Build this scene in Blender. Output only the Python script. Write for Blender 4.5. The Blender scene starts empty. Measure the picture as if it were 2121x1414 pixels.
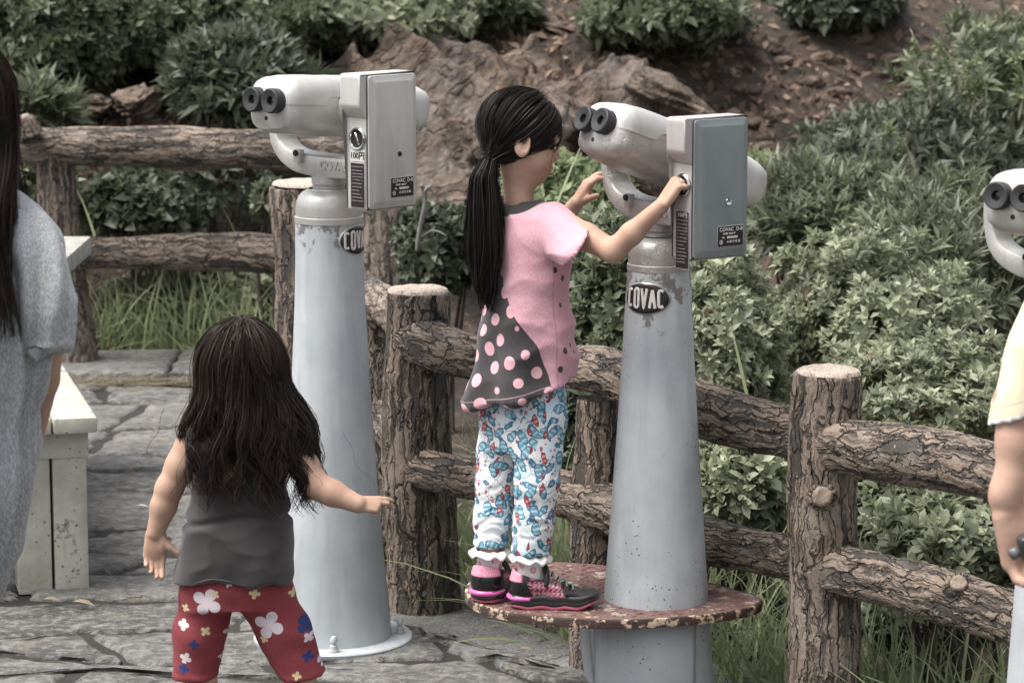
import bpy, bmesh, math, random
import numpy as np
from mathutils import Vector, Matrix
R = math.radians
random.seed(5); RNG = np.random.default_rng(5)
S = bpy.context.scene
COL = S.collection

# ---------------------------------------------------------------- camera, sky, sun, exposure
FPX, W0, H0, CAMH = 6000.0, 2121.0, 1414.0, 1.78
PITCH = math.atan((707 + 250) / FPX)
cd = bpy.data.cameras.new('camera'); cam = bpy.data.objects.new('camera', cd); COL.objects.link(cam)
cam.location = (0, 0, CAMH); cam.rotation_euler = (math.pi/2 - PITCH, 0, 0)
cd.sensor_width = 36; cd.lens = 36*FPX/W0; cd.clip_end = 400; cd.clip_start = .05
cd.dof.use_dof = True; cd.dof.focus_distance = 6.25; cd.dof.aperture_fstop = 8.0; cd.dof.aperture_blades = 7
S.camera = cam
wd = bpy.data.worlds.new('World'); S.world = wd; wd.use_nodes = True
_n = wd.node_tree.nodes; _l = wd.node_tree.links
sky = _n.new('ShaderNodeTexSky'); sky.sky_type = 'NISHITA'; sky.sun_disc = False
sky.sun_elevation = R(65); sky.sun_rotation = R(255); sky.dust_density = 4.0; sky.air_density = 1.0
hs = _n.new('ShaderNodeHueSaturation'); hs.inputs['Saturation'].default_value = .22
_l.new(sky.outputs[0], hs.inputs['Color']); _l.new(hs.outputs[0], _n['Background'].inputs[0])
_n['Background'].inputs[1].default_value = .090
sd = bpy.data.lights.new('sun', 'SUN'); sun = bpy.data.objects.new('sun', sd); COL.objects.link(sun)
sd.energy = 1.5; sd.angle = R(34); sd.color = (1, .96, .9)
sun.rotation_euler = (R(25), 0, R(-75)); sun.location = (0, 0, 10)
S.view_settings.view_transform = 'Standard'; S.view_settings.look = 'None'
S.view_settings.exposure = 1.66; S.view_settings.gamma = 1
S.render.engine = 'CYCLES'
S.cycles.use_denoising = True
try: S.cycles.denoiser = 'OPENIMAGEDENOISE'
except Exception: pass
S.cycles.max_bounces = 6; S.cycles.diffuse_bounces = 3; S.cycles.transparent_max_bounces = 4

# ---------------------------------------------------------------- places
def ray(px, py):
    dx = (px - W0/2)/FPX; dy = (H0/2 - py)/FPX
    c, s = math.cos(PITCH), math.sin(PITCH)
    return np.array([dx, c + dy*s, -s + dy*c])
def P(px, py, Y):
    r = ray(px, py); return np.array([0, 0, CAMH]) + r*(Y/r[1])
def Gd(px, py, z=0.):
    r = ray(px, py); return np.array([0, 0, CAMH]) + r*((z - CAMH)/r[2])
def v3(*a): return np.array(a, float)
def unit(a): a = np.asarray(a, float); return a/(np.linalg.norm(a) + 1e-12)

# ---------------------------------------------------------------- object helpers
def wbase(o):
    b = np.zeros(3)
    while o is not None: b += np.array(o.location); o = o.parent
    return b
def tag(o, label=None, cat=None, group=None, kind=None):
    if label: o['label'] = label
    if cat: o['category'] = cat
    if group: o['group'] = group
    if kind: o['kind'] = kind
    return o
def empty(name, loc, label=None, cat=None, group=None):
    o = bpy.data.objects.new(name, None); COL.objects.link(o); o.location = tuple(float(x) for x in loc)
    o.empty_display_size = .1
    return tag(o, label, cat, group)
def make_mesh(name, V, Fs, smooth=True, attrs=None):
    V = np.asarray(V, np.float32)
    if isinstance(Fs, np.ndarray): Fs = [Fs]
    me = bpy.data.meshes.new(name)
    me.vertices.add(len(V)); me.vertices.foreach_set('co', V.ravel())
    li = np.concatenate([np.asarray(f, np.int32).ravel() for f in Fs])
    ln = np.concatenate([np.full(len(f), np.asarray(f).shape[1], np.int32) for f in Fs])
    st = np.concatenate([[0], np.cumsum(ln)[:-1]]).astype(np.int32)
    me.loops.add(len(li)); me.loops.foreach_set('vertex_index', li)
    me.polygons.add(len(ln)); me.polygons.foreach_set('loop_start', st)
    me.polygons.foreach_set('use_smooth', np.full(len(ln), bool(smooth)))
    for k, a in (attrs or {}).items():
        a = np.asarray(a, np.float32)
        if a.ndim == 1:
            at = me.attributes.new(k, 'FLOAT', 'POINT'); at.data.foreach_set('value', a)
        else:
            at = me.attributes.new(k, 'FLOAT_VECTOR', 'POINT'); at.data.foreach_set('vector', a.ravel())
    me.update(calc_edges=True); me.validate()
    return me
def add(name, V, Fs, mat, parent=None, smooth=True, attrs=None, loc=None, sharp=None):
    """mesh object from world-space vertices; its origin sits at its parent's base (or loc)"""
    V = np.asarray(V, float)
    b = wbase(parent) if parent is not None else (np.zeros(3) if loc is None else np.asarray(loc, float))
    me = make_mesh(name, V - b, Fs, smooth, attrs)
    if sharp: me.set_sharp_from_angle(angle=R(sharp))
    if mat is not None: me.materials.append(mat)
    o = bpy.data.objects.new(name, me); COL.objects.link(o)
    if parent is not None: o.parent = parent
    else: o.location = tuple(b)
    return o
def add_bm(name, bm, mat, parent=None, smooth=True, loc=None, M=None):
    if M is not None: bm.transform(M)
    b = wbase(parent) if parent is not None else (np.zeros(3) if loc is None else np.asarray(loc, float))
    bmesh.ops.translate(bm, verts=bm.verts, vec=tuple(-b))
    me = bpy.data.meshes.new(name); bm.to_mesh(me); bm.free()
    if smooth:
        me.polygons.foreach_set('use_smooth', [True]*len(me.polygons))
        try: me.set_sharp_from_angle(angle=R(42))
        except Exception: pass
    if mat is not None: me.materials.append(mat)
    o = bpy.data.objects.new(name, me); COL.objects.link(o)
    if parent is not None: o.parent = parent
    else: o.location = tuple(b)
    return o
def frame_mat(o, x, y, z):
    M = Matrix.Identity(4)
    for i, a in enumerate((x, y, z)):
        for j in range(3): M[j][i] = float(a[j])
    for j in range(3): M[j][3] = float(o[j])
    return M
def bm_box(sx, sy, sz, bev=.004, seg=2, c=(0, 0, 0)):
    bm = bmesh.new(); bmesh.ops.create_cube(bm, size=1)
    for v in bm.verts: v.co = Vector((v.co.x*sx + c[0], v.co.y*sy + c[1], v.co.z*sz + c[2]))
    if bev: bmesh.ops.bevel(bm, geom=list(bm.edges), offset=bev, segments=seg, affect='EDGES', profile=.6)
    return bm
def lathe(prof, n=48):
    """prof [(r,z)...] -> V,F around z"""
    a = np.linspace(0, 2*np.pi, n, endpoint=False); V = []
    for r, z in prof: V.append(np.stack([r*np.cos(a), r*np.sin(a), np.full(n, z)], 1))
    m = len(prof); V = np.concatenate(V); F = []
    i = np.arange(n); j = (i + 1) % n
    for k in range(m - 1): F.append(np.stack([k*n + i, k*n + j, (k+1)*n + j, (k+1)*n + i], 1))
    return V, np.concatenate(F)
def fan(idx):
    idx = np.asarray(idx); return np.stack([np.full(len(idx) - 2, idx[0]), idx[1:-1], idx[2:]], 1)
def smoothstep(a, b, x): t = np.clip((x - a)/(b - a), 0, 1); return t*t*(3 - 2*t)
# vectorised value noise
_LAT = np.random.default_rng(11).random((64, 64, 64)).astype(np.float32)*2 - 1
def vnoise(p, seed=0):
    p = np.asarray(p, np.float32) + seed*17.31
    i = np.floor(p).astype(np.int64); f = (p - i).astype(np.float32); f = f*f*(3 - 2*f); i &= 63; j = (i + 1) & 63
    a, b, c = i[..., 0], i[..., 1], i[..., 2]; A, B, C = j[..., 0], j[..., 1], j[..., 2]
    x, y, z = f[..., 0], f[..., 1], f[..., 2]
    def L(u, v, t): return u + (v - u)*t
    return L(L(L(_LAT[a, b, c], _LAT[A, b, c], x), L(_LAT[a, B, c], _LAT[A, B, c], x), y),
             L(L(_LAT[a, b, C], _LAT[A, b, C], x), L(_LAT[a, B, C], _LAT[A, B, C], x), y), z)
def fbm(p, o=4, seed=0):
    p = np.asarray(p, np.float32); s = 0; a = .5
    for k in range(o): s = s + a*vnoise(p*2**k, seed + k); a *= .5
    return s
def tube(pts, rad, nu=24, caps=True, sub=1):
    """swept tube; pts (n,3), rad scalar or (n,). returns V,F list, puv"""
    pts = np.asarray(pts, float); rad = np.broadcast_to(np.asarray(rad, float), (len(pts),)).copy()
    if sub > 1:
        t = np.arange(len(pts)); tt = np.linspace(0, len(pts) - 1, (len(pts) - 1)*sub + 1)
        k = np.clip(tt.astype(int), 0, len(pts) - 2); f = (tt - k)[:, None]
        p0 = pts[np.clip(k - 1, 0, None)]; p1 = pts[k]; p2 = pts[k + 1]; p3 = pts[np.clip(k + 2, None, len(pts) - 1)]
        pts = .5*((2*p1) + (-p0 + p2)*f + (2*p0 - 5*p1 + 4*p2 - p3)*f**2 + (-p0 + 3*p1 - 3*p2 + p3)*f**3)
        rad = np.interp(tt, t, rad)
    n = len(pts); T = np.gradient(pts, axis=0); T /= np.linalg.norm(T, axis=1)[:, None] + 1e-12
    u = np.cross(T[0], [0, 0, 1.]); 
    if np.linalg.norm(u) < .1: u = np.cross(T[0], [0, 1., 0])
    u = unit(u); V = []; a = np.linspace(0, 2*np.pi, nu, endpoint=False); UV = []; L = 0
    for i in range(n):
        u = unit(u - T[i]*np.dot(u, T[i])); w = np.cross(T[i], u)
        if i: L += np.linalg.norm(pts[i] - pts[i-1])
        V.append(pts[i] + rad[i]*(np.cos(a)[:, None]*u + np.sin(a)[:, None]*w))
        r0 = rad.mean(); UV.append(np.stack([r0*np.cos(a), r0*np.sin(a), np.full(nu, L)], 1))
    V = np.concatenate(V); UV = np.concatenate(UV); i = np.arange(nu); j = (i + 1) % nu; F = []
    for k in range(n - 1): F.append(np.stack([k*nu + i, k*nu + j, (k+1)*nu + j, (k+1)*nu + i], 1))
    Fs = [np.concatenate(F)]
    if caps: Fs += [np.arange(nu)[::-1][None], ((n-1)*nu + np.arange(nu))[None]]
    return V, Fs, UV
def merge(parts):
    """[(V,Fs[,attr])] -> V, Fs"""
    V = []; Fs = []; o = 0; A = []
    for p in parts:
        V.append(p[0]); fs = p[1] if isinstance(p[1], list) else [p[1]]
        Fs += [np.asarray(f) + o for f in fs]; o += len(p[0])
        if len(p) > 2: A.append(p[2])
    return np.concatenate(V), Fs, (np.concatenate(A) if A else None)

# ---------------------------------------------------------------- node helper
class G:
    def __init__(s, name):
        s.mat = bpy.data.materials.new(name); s.mat.use_nodes = True; s.t = s.mat.node_tree; s.t.nodes.clear()
    def n(s, typ, *ins, out=0, **props):
        nd = s.t.nodes.new('ShaderNode' + typ)
        for k, v in props.items(): setattr(nd, k, v)
        for i, v in enumerate(ins):
            if v is not None: s.set(nd.inputs[i], v)
        return nd.outputs[out]
    def set(s, sock, v):
        if isinstance(v, bpy.types.NodeSocket): s.t.links.new(v, sock)
        elif isinstance(v, (tuple, list)) and len(v) == 3 and sock.type == 'RGBA': sock.default_value = (*v, 1)
        else: sock.default_value = v
    def m(s, op, a, b=0., c=None):
        return s.n('Math', a, b, c, operation=op) if c is not None else s.n('Math', a, b, operation=op)
    def vm(s, op, a, b=None, out=0): return s.n('VectorMath', a, b, operation=op, out=out)
    def mix(s, f, a, b, bt='MIX'): return s.n('MixRGB', f, a, b, blend_type=bt)
    def ramp(s, f, stops, interp='LINEAR'):
        nd = s.t.nodes.new('ShaderNodeValToRGB'); s.set(nd.inputs[0], f); e = nd.color_ramp.elements; nd.color_ramp.interpolation = interp
        while len(e) < len(stops): e.new(.5)
        for k, (p, c) in enumerate(stops):
            e[k].position = p; e[k].color = (c, c, c, 1) if not isinstance(c, (tuple, list)) else (*c, 1)
        return nd.outputs[0]
    def ss(s, x, a, b):
        nd = s.t.nodes.new('ShaderNodeMapRange'); nd.interpolation_type = 'SMOOTHSTEP'; s.set(nd.inputs[0], x)
        s.set(nd.inputs[1], a); s.set(nd.inputs[2], b); return nd.outputs[0]
    def obj(s): return s.n('TexCoord', out=3)
    def attr(s, name, out=1): return s.n('Attribute', attribute_name=name, out=out)
    def sc(s, v, x, y, z): return s.vm('MULTIPLY', v, (x, y, z))
    def noise(s, v, scale=5., detail=4., rough=.55, dist=0., out=0):
        nd = s.t.nodes.new('ShaderNodeTexNoise')
        if v is not None: s.t.links.new(v, nd.inputs['Vector'])
        for k, x in (('Scale', scale), ('Detail', detail), ('Roughness', rough), ('Distortion', dist)): nd.inputs[k].default_value = x
        return nd.outputs[out]
    def vor(s, v, scale=5., feature='F1', out=0, rnd=1.):
        nd = s.t.nodes.new('ShaderNodeTexVoronoi'); nd.feature = feature
        if v is not None: s.t.links.new(v, nd.inputs['Vector'])
        nd.inputs['Scale'].default_value = scale; nd.inputs['Randomness'].default_value = rnd
        return nd.outputs[out]
    def warp(s, v, scale, amt, detail=2.):
        c = s.noise(v, scale, detail, out=1); d = s.vm('SUBTRACT', c, (.5, .5, .5))
        return s.vm('ADD', v, s.vm('MULTIPLY', d, (amt, amt, amt)))
    def end(s, color, rough=.6, metal=0., bump=None, bstr=.5, bdist=.01, disp=None, dscale=.01, **extra):
        p = s.t.nodes.new('ShaderNodeBsdfPrincipled'); o = s.t.nodes.new('ShaderNodeOutputMaterial')
        s.set(p.inputs['Base Color'], color); s.set(p.inputs['Roughness'], rough); s.set(p.inputs['Metallic'], metal)
        for k, v in extra.items(): s.set(p.inputs[k.replace('_', ' ')], v)
        if bump is not None:
            b = s.t.nodes.new('ShaderNodeBump'); b.inputs['Strength'].default_value = bstr; b.inputs['Distance'].default_value = bdist
            s.set(b.inputs['Height'], bump); s.t.links.new(b.outputs[0], p.inputs['Normal'])
        s.t.links.new(p.outputs[0], o.inputs[0])
        if disp is not None:
            d = s.t.nodes.new('ShaderNodeDisplacement'); d.inputs['Midlevel'].default_value = .5; d.inputs['Scale'].default_value = dscale
            s.set(d.inputs['Height'], disp); s.t.links.new(d.outputs[0], o.inputs['Displacement']); s.mat.displacement_method = 'BOTH'
        return s.mat
# ---------------------------------------------------------------- materials
def m_bark(name, grain):
    """moulded concrete bark: grain = (across, along) frequency"""
    g = G(name); p = g.attr('puv')
    w = g.warp(p, 12., .045, 3.)
    w = g.warp(w, 55., .010, 2.)
    q = g.sc(w, grain[0], grain[0], grain[1])
    e = g.vor(q, 1., 'DISTANCE_TO_EDGE')
    crack = g.ss(g.m('ADD', e, g.m('MULTIPLY', g.m('SUBTRACT', g.noise(p, 45., 3.), .5), .10)), .005, .045)
    q2 = g.sc(w, grain[0]*1.05, grain[0]*1.05, grain[1]*.55)
    band = g.noise(q2, 1., 3.5, .62); bm_ = g.ss(band, .415, .51)
    fine = g.noise(p, 260., 3., .65); med = g.noise(p, 40., 4., .6)
    gr_ = g.noise(g.sc(w, grain[0]*3.4, grain[0]*3.4, grain[1]*2.2), 1., 4., .65)
    tan = g.mix(med, (.15, .112, .086), (.36, .285, .228)); tan = g.mix(g.m('MULTIPLY', g.ss(gr_, .54, .40), .9), tan, (.05, .04, .033)); tan = g.mix(g.ss(fine, .3, .75), g.mix(.5, tan, (.12, .09, .07)), tan)
    dark = g.mix(fine, (.022, .018, .016), (.085, .072, .062))
    c = g.mix(bm_, dark, tan)
    cr = g.m('MULTIPLY', crack, g.ss(g.noise(p, 30., 3.), .33, .46)) if False else crack
    c = g.mix(g.m('ADD', g.m('MULTIPLY', cr, .72), .28), (.012, .010, .009), c)
    tone = g.noise(p, 5., 3.); c = g.mix(g.m('MULTIPLY', g.ss(tone, .5, .72), .55), c, g.mix(.6, c, (.035, .033, .028))); c = g.mix(g.m('MULTIPLY', g.ss(tone, .46, .3), .35), c, (.36, .31, .265))
    lich = g.ss(g.noise(p, 90., 2.), .70, .74)
    c = g.mix(g.m('MULTIPLY', lich, .6), c, (.45, .43, .39))
    h = g.m('ADD', g.m('MULTIPLY', crack, .35), g.m('ADD', g.m('MULTIPLY', bm_, .35), g.m('ADD', g.m('MULTIPLY', gr_, .3), g.m('MULTIPLY', fine, .12))))
    return g.end(c, .85, bump=h, bstr=.9, bdist=.007, disp=h, dscale=.009)
BARK_POST = m_bark('bark_post', (40., 6.)); BARK_RAIL = m_bark('bark_rail', (44., 8.))
def m_cut(nm='cut_wood', a=(.29, .23, .185), b=(.50, .43, .365)):
    g = G(nm); o = g.attr('puv')
    w = g.warp(o, 30., .012); ln = g.vm('LENGTH', w, out=1)
    ring = g.m('SINE', g.m('MULTIPLY', ln, 700.)); nz = g.noise(o, 120., 4.); e = g.vor(g.warp(o, 40., .02), 38., 'DISTANCE_TO_EDGE')
    c = g.mix(g.ss(nz, .3, .7), a, b); c = g.mix(g.m('MULTIPLY', g.ss(ring, .2, 1.), .25), c, (.25, .19, .15))
    c = g.mix(g.ss(e, .0, .03), (.1, .08, .07), c)
    return g.end(c, .85, bump=g.m('ADD', nz, g.m('MULTIPLY', ring, .2)), bstr=.4, bdist=.004)
CUT = m_cut(); CUT2 = m_cut('cut_knot', (.17, .13, .10), (.30, .24, .19))
def m_paint(name, col, col2, metal=.0, rough=.45, chip=0., rust=0., chipcol=(.16, .15, .145), bumps=.15, seed=0, zlo=None):
    g = G(name); o = g.obj(); o = g.vm('ADD', o, (seed*3.1, seed*1.7, 0))
    big = g.noise(o, 6., 4., .6); st = g.noise(g.sc(o, 30, 30, 3.), 1., 4., .6); fine = g.noise(o, 140., 3., .6)
    c = g.mix(g.ss(big, .3, .7), col, col2); c = g.mix(g.m('MULTIPLY', g.ss(st, .42, .72), .3), c, tuple(x*.58 for x in col))
    hgt = g.m('ADD', g.m('MULTIPLY', fine, .3), g.m('MULTIPLY', g.noise(o, 35., 2.), .6)); r = rough
    if chip:
        cn = g.noise(o, 26., 6., .72)
        if zlo is not None:
            z = g.n('SeparateXYZ', g.obj(), out=2); cn = g.m('ADD', g.m('SUBTRACT', cn, zlo[2]), g.m('MULTIPLY', g.ss(z, zlo[0], zlo[1]), zlo[2]))
        k = g.ss(cn, 1-chip, 1-chip+.025); c = g.mix(k, c, g.mix(fine, tuple(x*.7 for x in chipcol), tuple(x*1.6 for x in chipcol)))
        hgt = g.m('SUBTRACT', hgt, g.m('MULTIPLY', k, .8))
    if rust:
        rn = g.noise(g.sc(o, 1, 1, .45), 42., 4., .6); sp = g.ss(g.vor(o, 85., 'F1'), .2, .12); k2 = g.m('MULTIPLY', sp, g.m('MULTIPLY', g.ss(rn, 1-rust, 1-rust+.05), g.ss(g.noise(o, 5., 3.), .45, .55)))
        c = g.mix(k2, c, (.08, .04, .022)); drip = g.ss(g.noise(g.sc(o, 50, 50, 2.2), 1., 3.), .68, .82); c = g.mix(g.m('MULTIPLY', drip, .35), c, (.26, .17, .09))
    return g.end(c, r, metal, bump=hgt, bstr=bumps, bdist=.004)
POLE1 = m_paint('grey_blue_paint', (.36, .388, .408), (.455, .48, .495), chip=.475, zlo=(.86, 1.0, .2), rough=.5, chipcol=(.15, .145, .14))
POLE2 = m_paint('weathered_grey_paint', (.355, .382, .402), (.465, .49, .503), chip=.495, rust=.55, zlo=(.74, .98, .2), rough=.55, seed=2)
SILVER = m_paint('silver_paint', (.47, .46, .435), (.55, .54, .515), metal=.38, rough=.36, bumps=.22, seed=3)
SILVER_WORN = m_paint('worn_silver_paint', (.36, .335, .32), (.46, .435, .415), metal=.4, rough=.36, chip=.44, chipcol=(.33, .32, .31), bumps=.5, seed=4)
BOXPAINT = m_paint('box_paint', (.46, .45, .425), (.50, .49, .465), metal=.12, rough=.45, bumps=.12, seed=5)
BOXPINK = m_paint('faded_box_paint', (.38, .35, .34), (.44, .41, .395), metal=.12, rough=.45, bumps=.15, seed=6, chip=.33)
PANELTEAL = m_paint('teal_grey_paint', (.175, .200, .203), (.215, .240, .243), rough=.45, bumps=.12, seed=7, chip=.31)
PALEWHITE = m_paint('pale_paint', (.55, .54, .51), (.62, .61, .58), metal=.2, rough=.4, bumps=.1, seed=8)
def m_plain(name, col, rough=.5, metal=0., nscale=60., var=.25, bstr=.1, **ex):
    g = G(name); o = g.obj(); nz = g.noise(o, nscale, 4.)
    c = g.mix(nz, tuple(x*(1-var) for x in col), tuple(min(1, x*(1+var)) for x in col))
    return g.end(c, rough, metal, bump=nz, bstr=bstr, bdist=.003, **ex)
RUBBER = m_plain('black_rubber', (.022, .022, .023), .6); CHROME = m_plain('chrome', (.62, .62, .60), .14, 1., var=.05, bstr=.02)
HOLE = m_plain('dark_cavity', (.006, .006, .006), .8); LENS = m_plain('lens_glass', (.012, .014, .022), .06, var=.1, bstr=0.)
PLATEBLK = m_plain('black_plate', (.020, .014, .015), .35, bstr=.03); INK = m_plain('dark_ink', (.02, .02, .02), .6)
LETTER = m_plain('pale_letter', (.62, .58, .56), .45, bstr=.03); PLATEALU = m_plain('aluminium_plate', (.42, .41, .39), .35, .5, bstr=.05)
PLATELIT = m_plain('pale_plate', (.55, .53, .50), .5, bstr=.03); DIMLET = m_plain('dim_letter', (.28, .25, .24), .5, bstr=.03); SEAM = m_plain('seam_gap', (.05, .047, .045), .8)
def m_rustplate():
    g = G('rusted_maroon_paint'); o = g.obj(); n1 = g.noise(o, 26., 6., .7); n2 = g.noise(g.sc(o, 1, 1, 1), 75., 4., .7); n3 = g.noise(o, 9., 3.)
    c = g.mix(n3, (.115, .062, .055), (.18, .105, .095))
    k = g.ss(g.m('ADD', n1, g.m('MULTIPLY', n3, .3)), .715, .76); c = g.mix(k, c, g.mix(n2, (.26, .20, .165), (.46, .39, .335)))
    k2 = g.ss(n2, .58, .64); c = g.mix(g.m('MULTIPLY', k2, .8), c, (.055, .028, .02))
    return g.end(c, .5, bump=g.m('ADD', n1, n2), bstr=.35, bdist=.004)
RUSTPLATE = m_rustplate()
def m_rustedge():
    g = G('rusted_rim'); o = g.obj(); n1 = g.noise(o, 30., 6., .72); n2 = g.noise(o, 110., 4., .7)
    c = g.mix(g.ss(n1, .52, .57), (.04, .02, .016), g.mix(n2, (.34, .24, .16), (.55, .45, .34)))
    c = g.mix(g.ss(n2, .6, .66), c, (.06, .03, .02))
    return g.end(c, .7, bump=g.m('ADD', n1, n2), bstr=.5, bdist=.005)
RUSTEDGE = m_rustedge()
def m_stone():
    g = G('grey_slate'); p = g.n('NewGeometry', out=0); rn = g.n('ObjectInfo', out=5)
    p = g.vm('ADD', p, g.vm('MULTIPLY', g.n('CombineXYZ', rn, rn, 0.), (7., 9., 0.)))
    w = g.warp(p, 3., .15); s1 = g.noise(g.sc(w, 1., 1.1, 1.), 5., 7., .68); s2 = g.noise(g.sc(p, 1, 1., 1), 34., 5., .72); s3 = g.noise(p, 190., 3., .6)
    lay = g.noise(g.sc(w, 1.2, 2.6, 2.), 2.2, 5., .6); step = g.ss(lay, .47, .52); step2 = g.ss(lay, .57, .60)
    h = g.m('ADD', g.m('MULTIPLY', s1, .8), g.m('ADD', g.m('MULTIPLY', s2, .35), g.m('ADD', g.m('MULTIPLY', step, .28), g.m('MULTIPLY', step2, .25))))
    c = g.mix(g.ss(s1, .35, .65), (.035, .034, .032), (.135, .130, .122)); c = g.mix(g.m('MULTIPLY', g.ss(s2, .49, .62), .6), c, (.23, .222, .21))
    c = g.mix(g.m('MULTIPLY', g.ss(s2, .5, .36), .85), c, (.026, .025, .023)); c = g.mix(rn, c, g.mix(.35, c, (.22, .21, .20))); c = g.mix(g.m('MULTIPLY', g.ss(s3, .55, .7), .35), c, (.05, .048, .045))
    c = g.mix(g.m('MULTIPLY', g.ss(g.noise(p, 7., 4.), .56, .7), .4), c, (.13, .115, .08))
    return g.end(c, .75, bump=g.m('ADD', h, g.m('MULTIPLY', s3, .06)), bstr=1., bdist=.022)
STONE = m_stone()
def m_concrete(name, a, b, agg=260.):
    g = G(name); p = g.n('NewGeometry', out=0); n1 = g.noise(p, 5., 5., .6); n2 = g.noise(p, 60., 4., .65); v = g.vor(p, agg, 'F1', out=1); vs = g.n('SeparateXYZ', v)
    c = g.mix(g.ss(n1, .3, .7), a, b); c = g.mix(g.m('MULTIPLY', g.ss(vs, .72, .8), .5), c, tuple(x*2.2 for x in b)); c = g.mix(g.m('MULTIPLY', g.ss(n2, .52, .7), .5), c, tuple(x*.45 for x in a))
    return g.end(c, .85, bump=g.m('ADD', n2, g.m('MULTIPLY', vs, .5)), bstr=.5, bdist=.006)
CONC = m_concrete('aggregate_concrete', (.085, .083, .078), (.14, .136, .13))
JOINT = m_concrete('dark_joint_soil', (.010, .009, .008), (.022, .02, .017))
def m_bench(name, a, b):
    g = G(name); p = g.obj(); n1 = g.noise(p, 9., 5., .65); n2 = g.noise(p, 75., 4., .7); gr = g.noise(g.sc(p, 40, 40, 5), 1., 4.)
    c = g.mix(g.ss(n1, .3, .7), a, b); c = g.mix(g.m('MULTIPLY', g.ss(g.m('ADD', n1, g.m('MULTIPLY', n2, .5)), .82, .95), .8), c, (.085, .08, .065)); c = g.mix(g.m('MULTIPLY', g.ss(gr, .6, .75), .25), c, (.16, .15, .12))
    c = g.mix(g.ss(g.vor(p, 45., 'F1'), .16, .1), c, (.09, .08, .065))
    return g.end(c, .8, bump=g.m('ADD', n2, gr), bstr=.35, bdist=.005)
BENCHM = m_bench('weathered_cream_concrete', (.33, .315, .265), (.47, .455, .395)); TABLEM = m_bench('mossy_grey_concrete', (.22, .215, .19), (.4, .39, .35))
def m_hill():
    g = G('hillside_soil'); p = g.n('NewGeometry', out=0); n1 = g.noise(p, 3., 6., .68); n2 = g.noise(p, 17., 5., .7); n3 = g.noise(p, 70., 3., .65); v = g.vor(p, 24., 'F1', out=1)
    c = g.mix(g.ss(n1, .35, .7), (.014, .0105, .008), (.080, .056, .042)); c = g.mix(g.m('MULTIPLY', g.ss(n2, .52, .66), .75), c, (.16, .115, .088)); c = g.mix(g.m('MULTIPLY', g.ss(n3, .55, .7), .5), c, (.012, .009, .007))
    return g.end(c, .9, bump=g.m('ADD', n2, g.m('MULTIPLY', n3, .4)), bstr=.9, bdist=.04)
HILL = m_hill()
def m_rock():
    g = G('brown_rock'); p = g.n('NewGeometry', out=0); rot = g.n('VectorRotate', p, (0, 0, 0), (0, 1, 0), R(35), rotation_type='AXIS_ANGLE')
    w = g.warp(rot, 2.5, .2); n1 = g.noise(g.sc(w, .7, 1, 2.2), 4., 7., .68); n2 = g.noise(w, 24., 5., .7); e = g.vor(g.sc(g.warp(w, 9., .1), .5, 1, 1.8), 8., 'DISTANCE_TO_EDGE')
    c = g.mix(g.ss(n1, .3, .7), (.050, .035, .026), (.175, .126, .094)); c = g.mix(g.m('MULTIPLY', g.ss(n2, .5, .68), .55), c, (.24, .205, .178)); c = g.mix(g.m('MULTIPLY', g.ss(n2, .48, .3), .8), c, (.02, .015, .012))
    c = g.mix(g.m('MULTIPLY', g.ss(e, .05, .0), g.ss(n2, .45, .6)), c, (.03, .022, .018)); c = g.mix(g.m('MULTIPLY', g.ss(g.noise(p, 2.2, 3.), .52, .66), .4), c, (.19, .172, .155))
    return g.end(c, .88, bump=g.m('ADD', n1, g.m('ADD', g.m('MULTIPLY', n2, .4), g.m('MULTIPLY', g.ss(e, 0., .06), .3))), bstr=1., bdist=.05)
ROCK = m_rock()
def m_leaf(name, dark, light, tip=None, rough=.45, red=0.):
    g = G(name); r = g.attr('rnd', 2); rx = g.n('SeparateXYZ', g.attr('lv'), out=0); a = g.n('SeparateXYZ', g.attr('lv'), out=1)
    c = g.mix(r, dark, light)
    if tip: c = g.mix(g.ss(a, .55, 1.), c, tip)
    if red: c = g.mix(g.ss(rx, 1-red, 1-red+.004), c, (.16, .07, .045))
    nz = g.noise(g.obj(), 40., 2.); c = g.mix(g.m('MULTIPLY', nz, .35), c, tuple(x*.45 for x in dark))
    m = g.end(c, rough, Specular_IOR_Level=.4)
    pb = [n for n in g.t.nodes if n.type == 'BSDF_PRINCIPLED'][0]; ou = [n for n in g.t.nodes if n.type == 'OUTPUT_MATERIAL'][0]; tr = g.t.nodes.new('ShaderNodeBsdfTranslucent'); g.set(tr.inputs[0], g.mix(.5, c, tuple(min(1, x*1.25) for x in light))); mx = g.t.nodes.new('ShaderNodeMixShader'); mx.inputs[0].default_value = .28
    g.t.links.new(pb.outputs[0], mx.inputs[1]); g.t.links.new(tr.outputs[0], mx.inputs[2]); g.t.links.new(mx.outputs[0], ou.inputs[0]); return m
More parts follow.
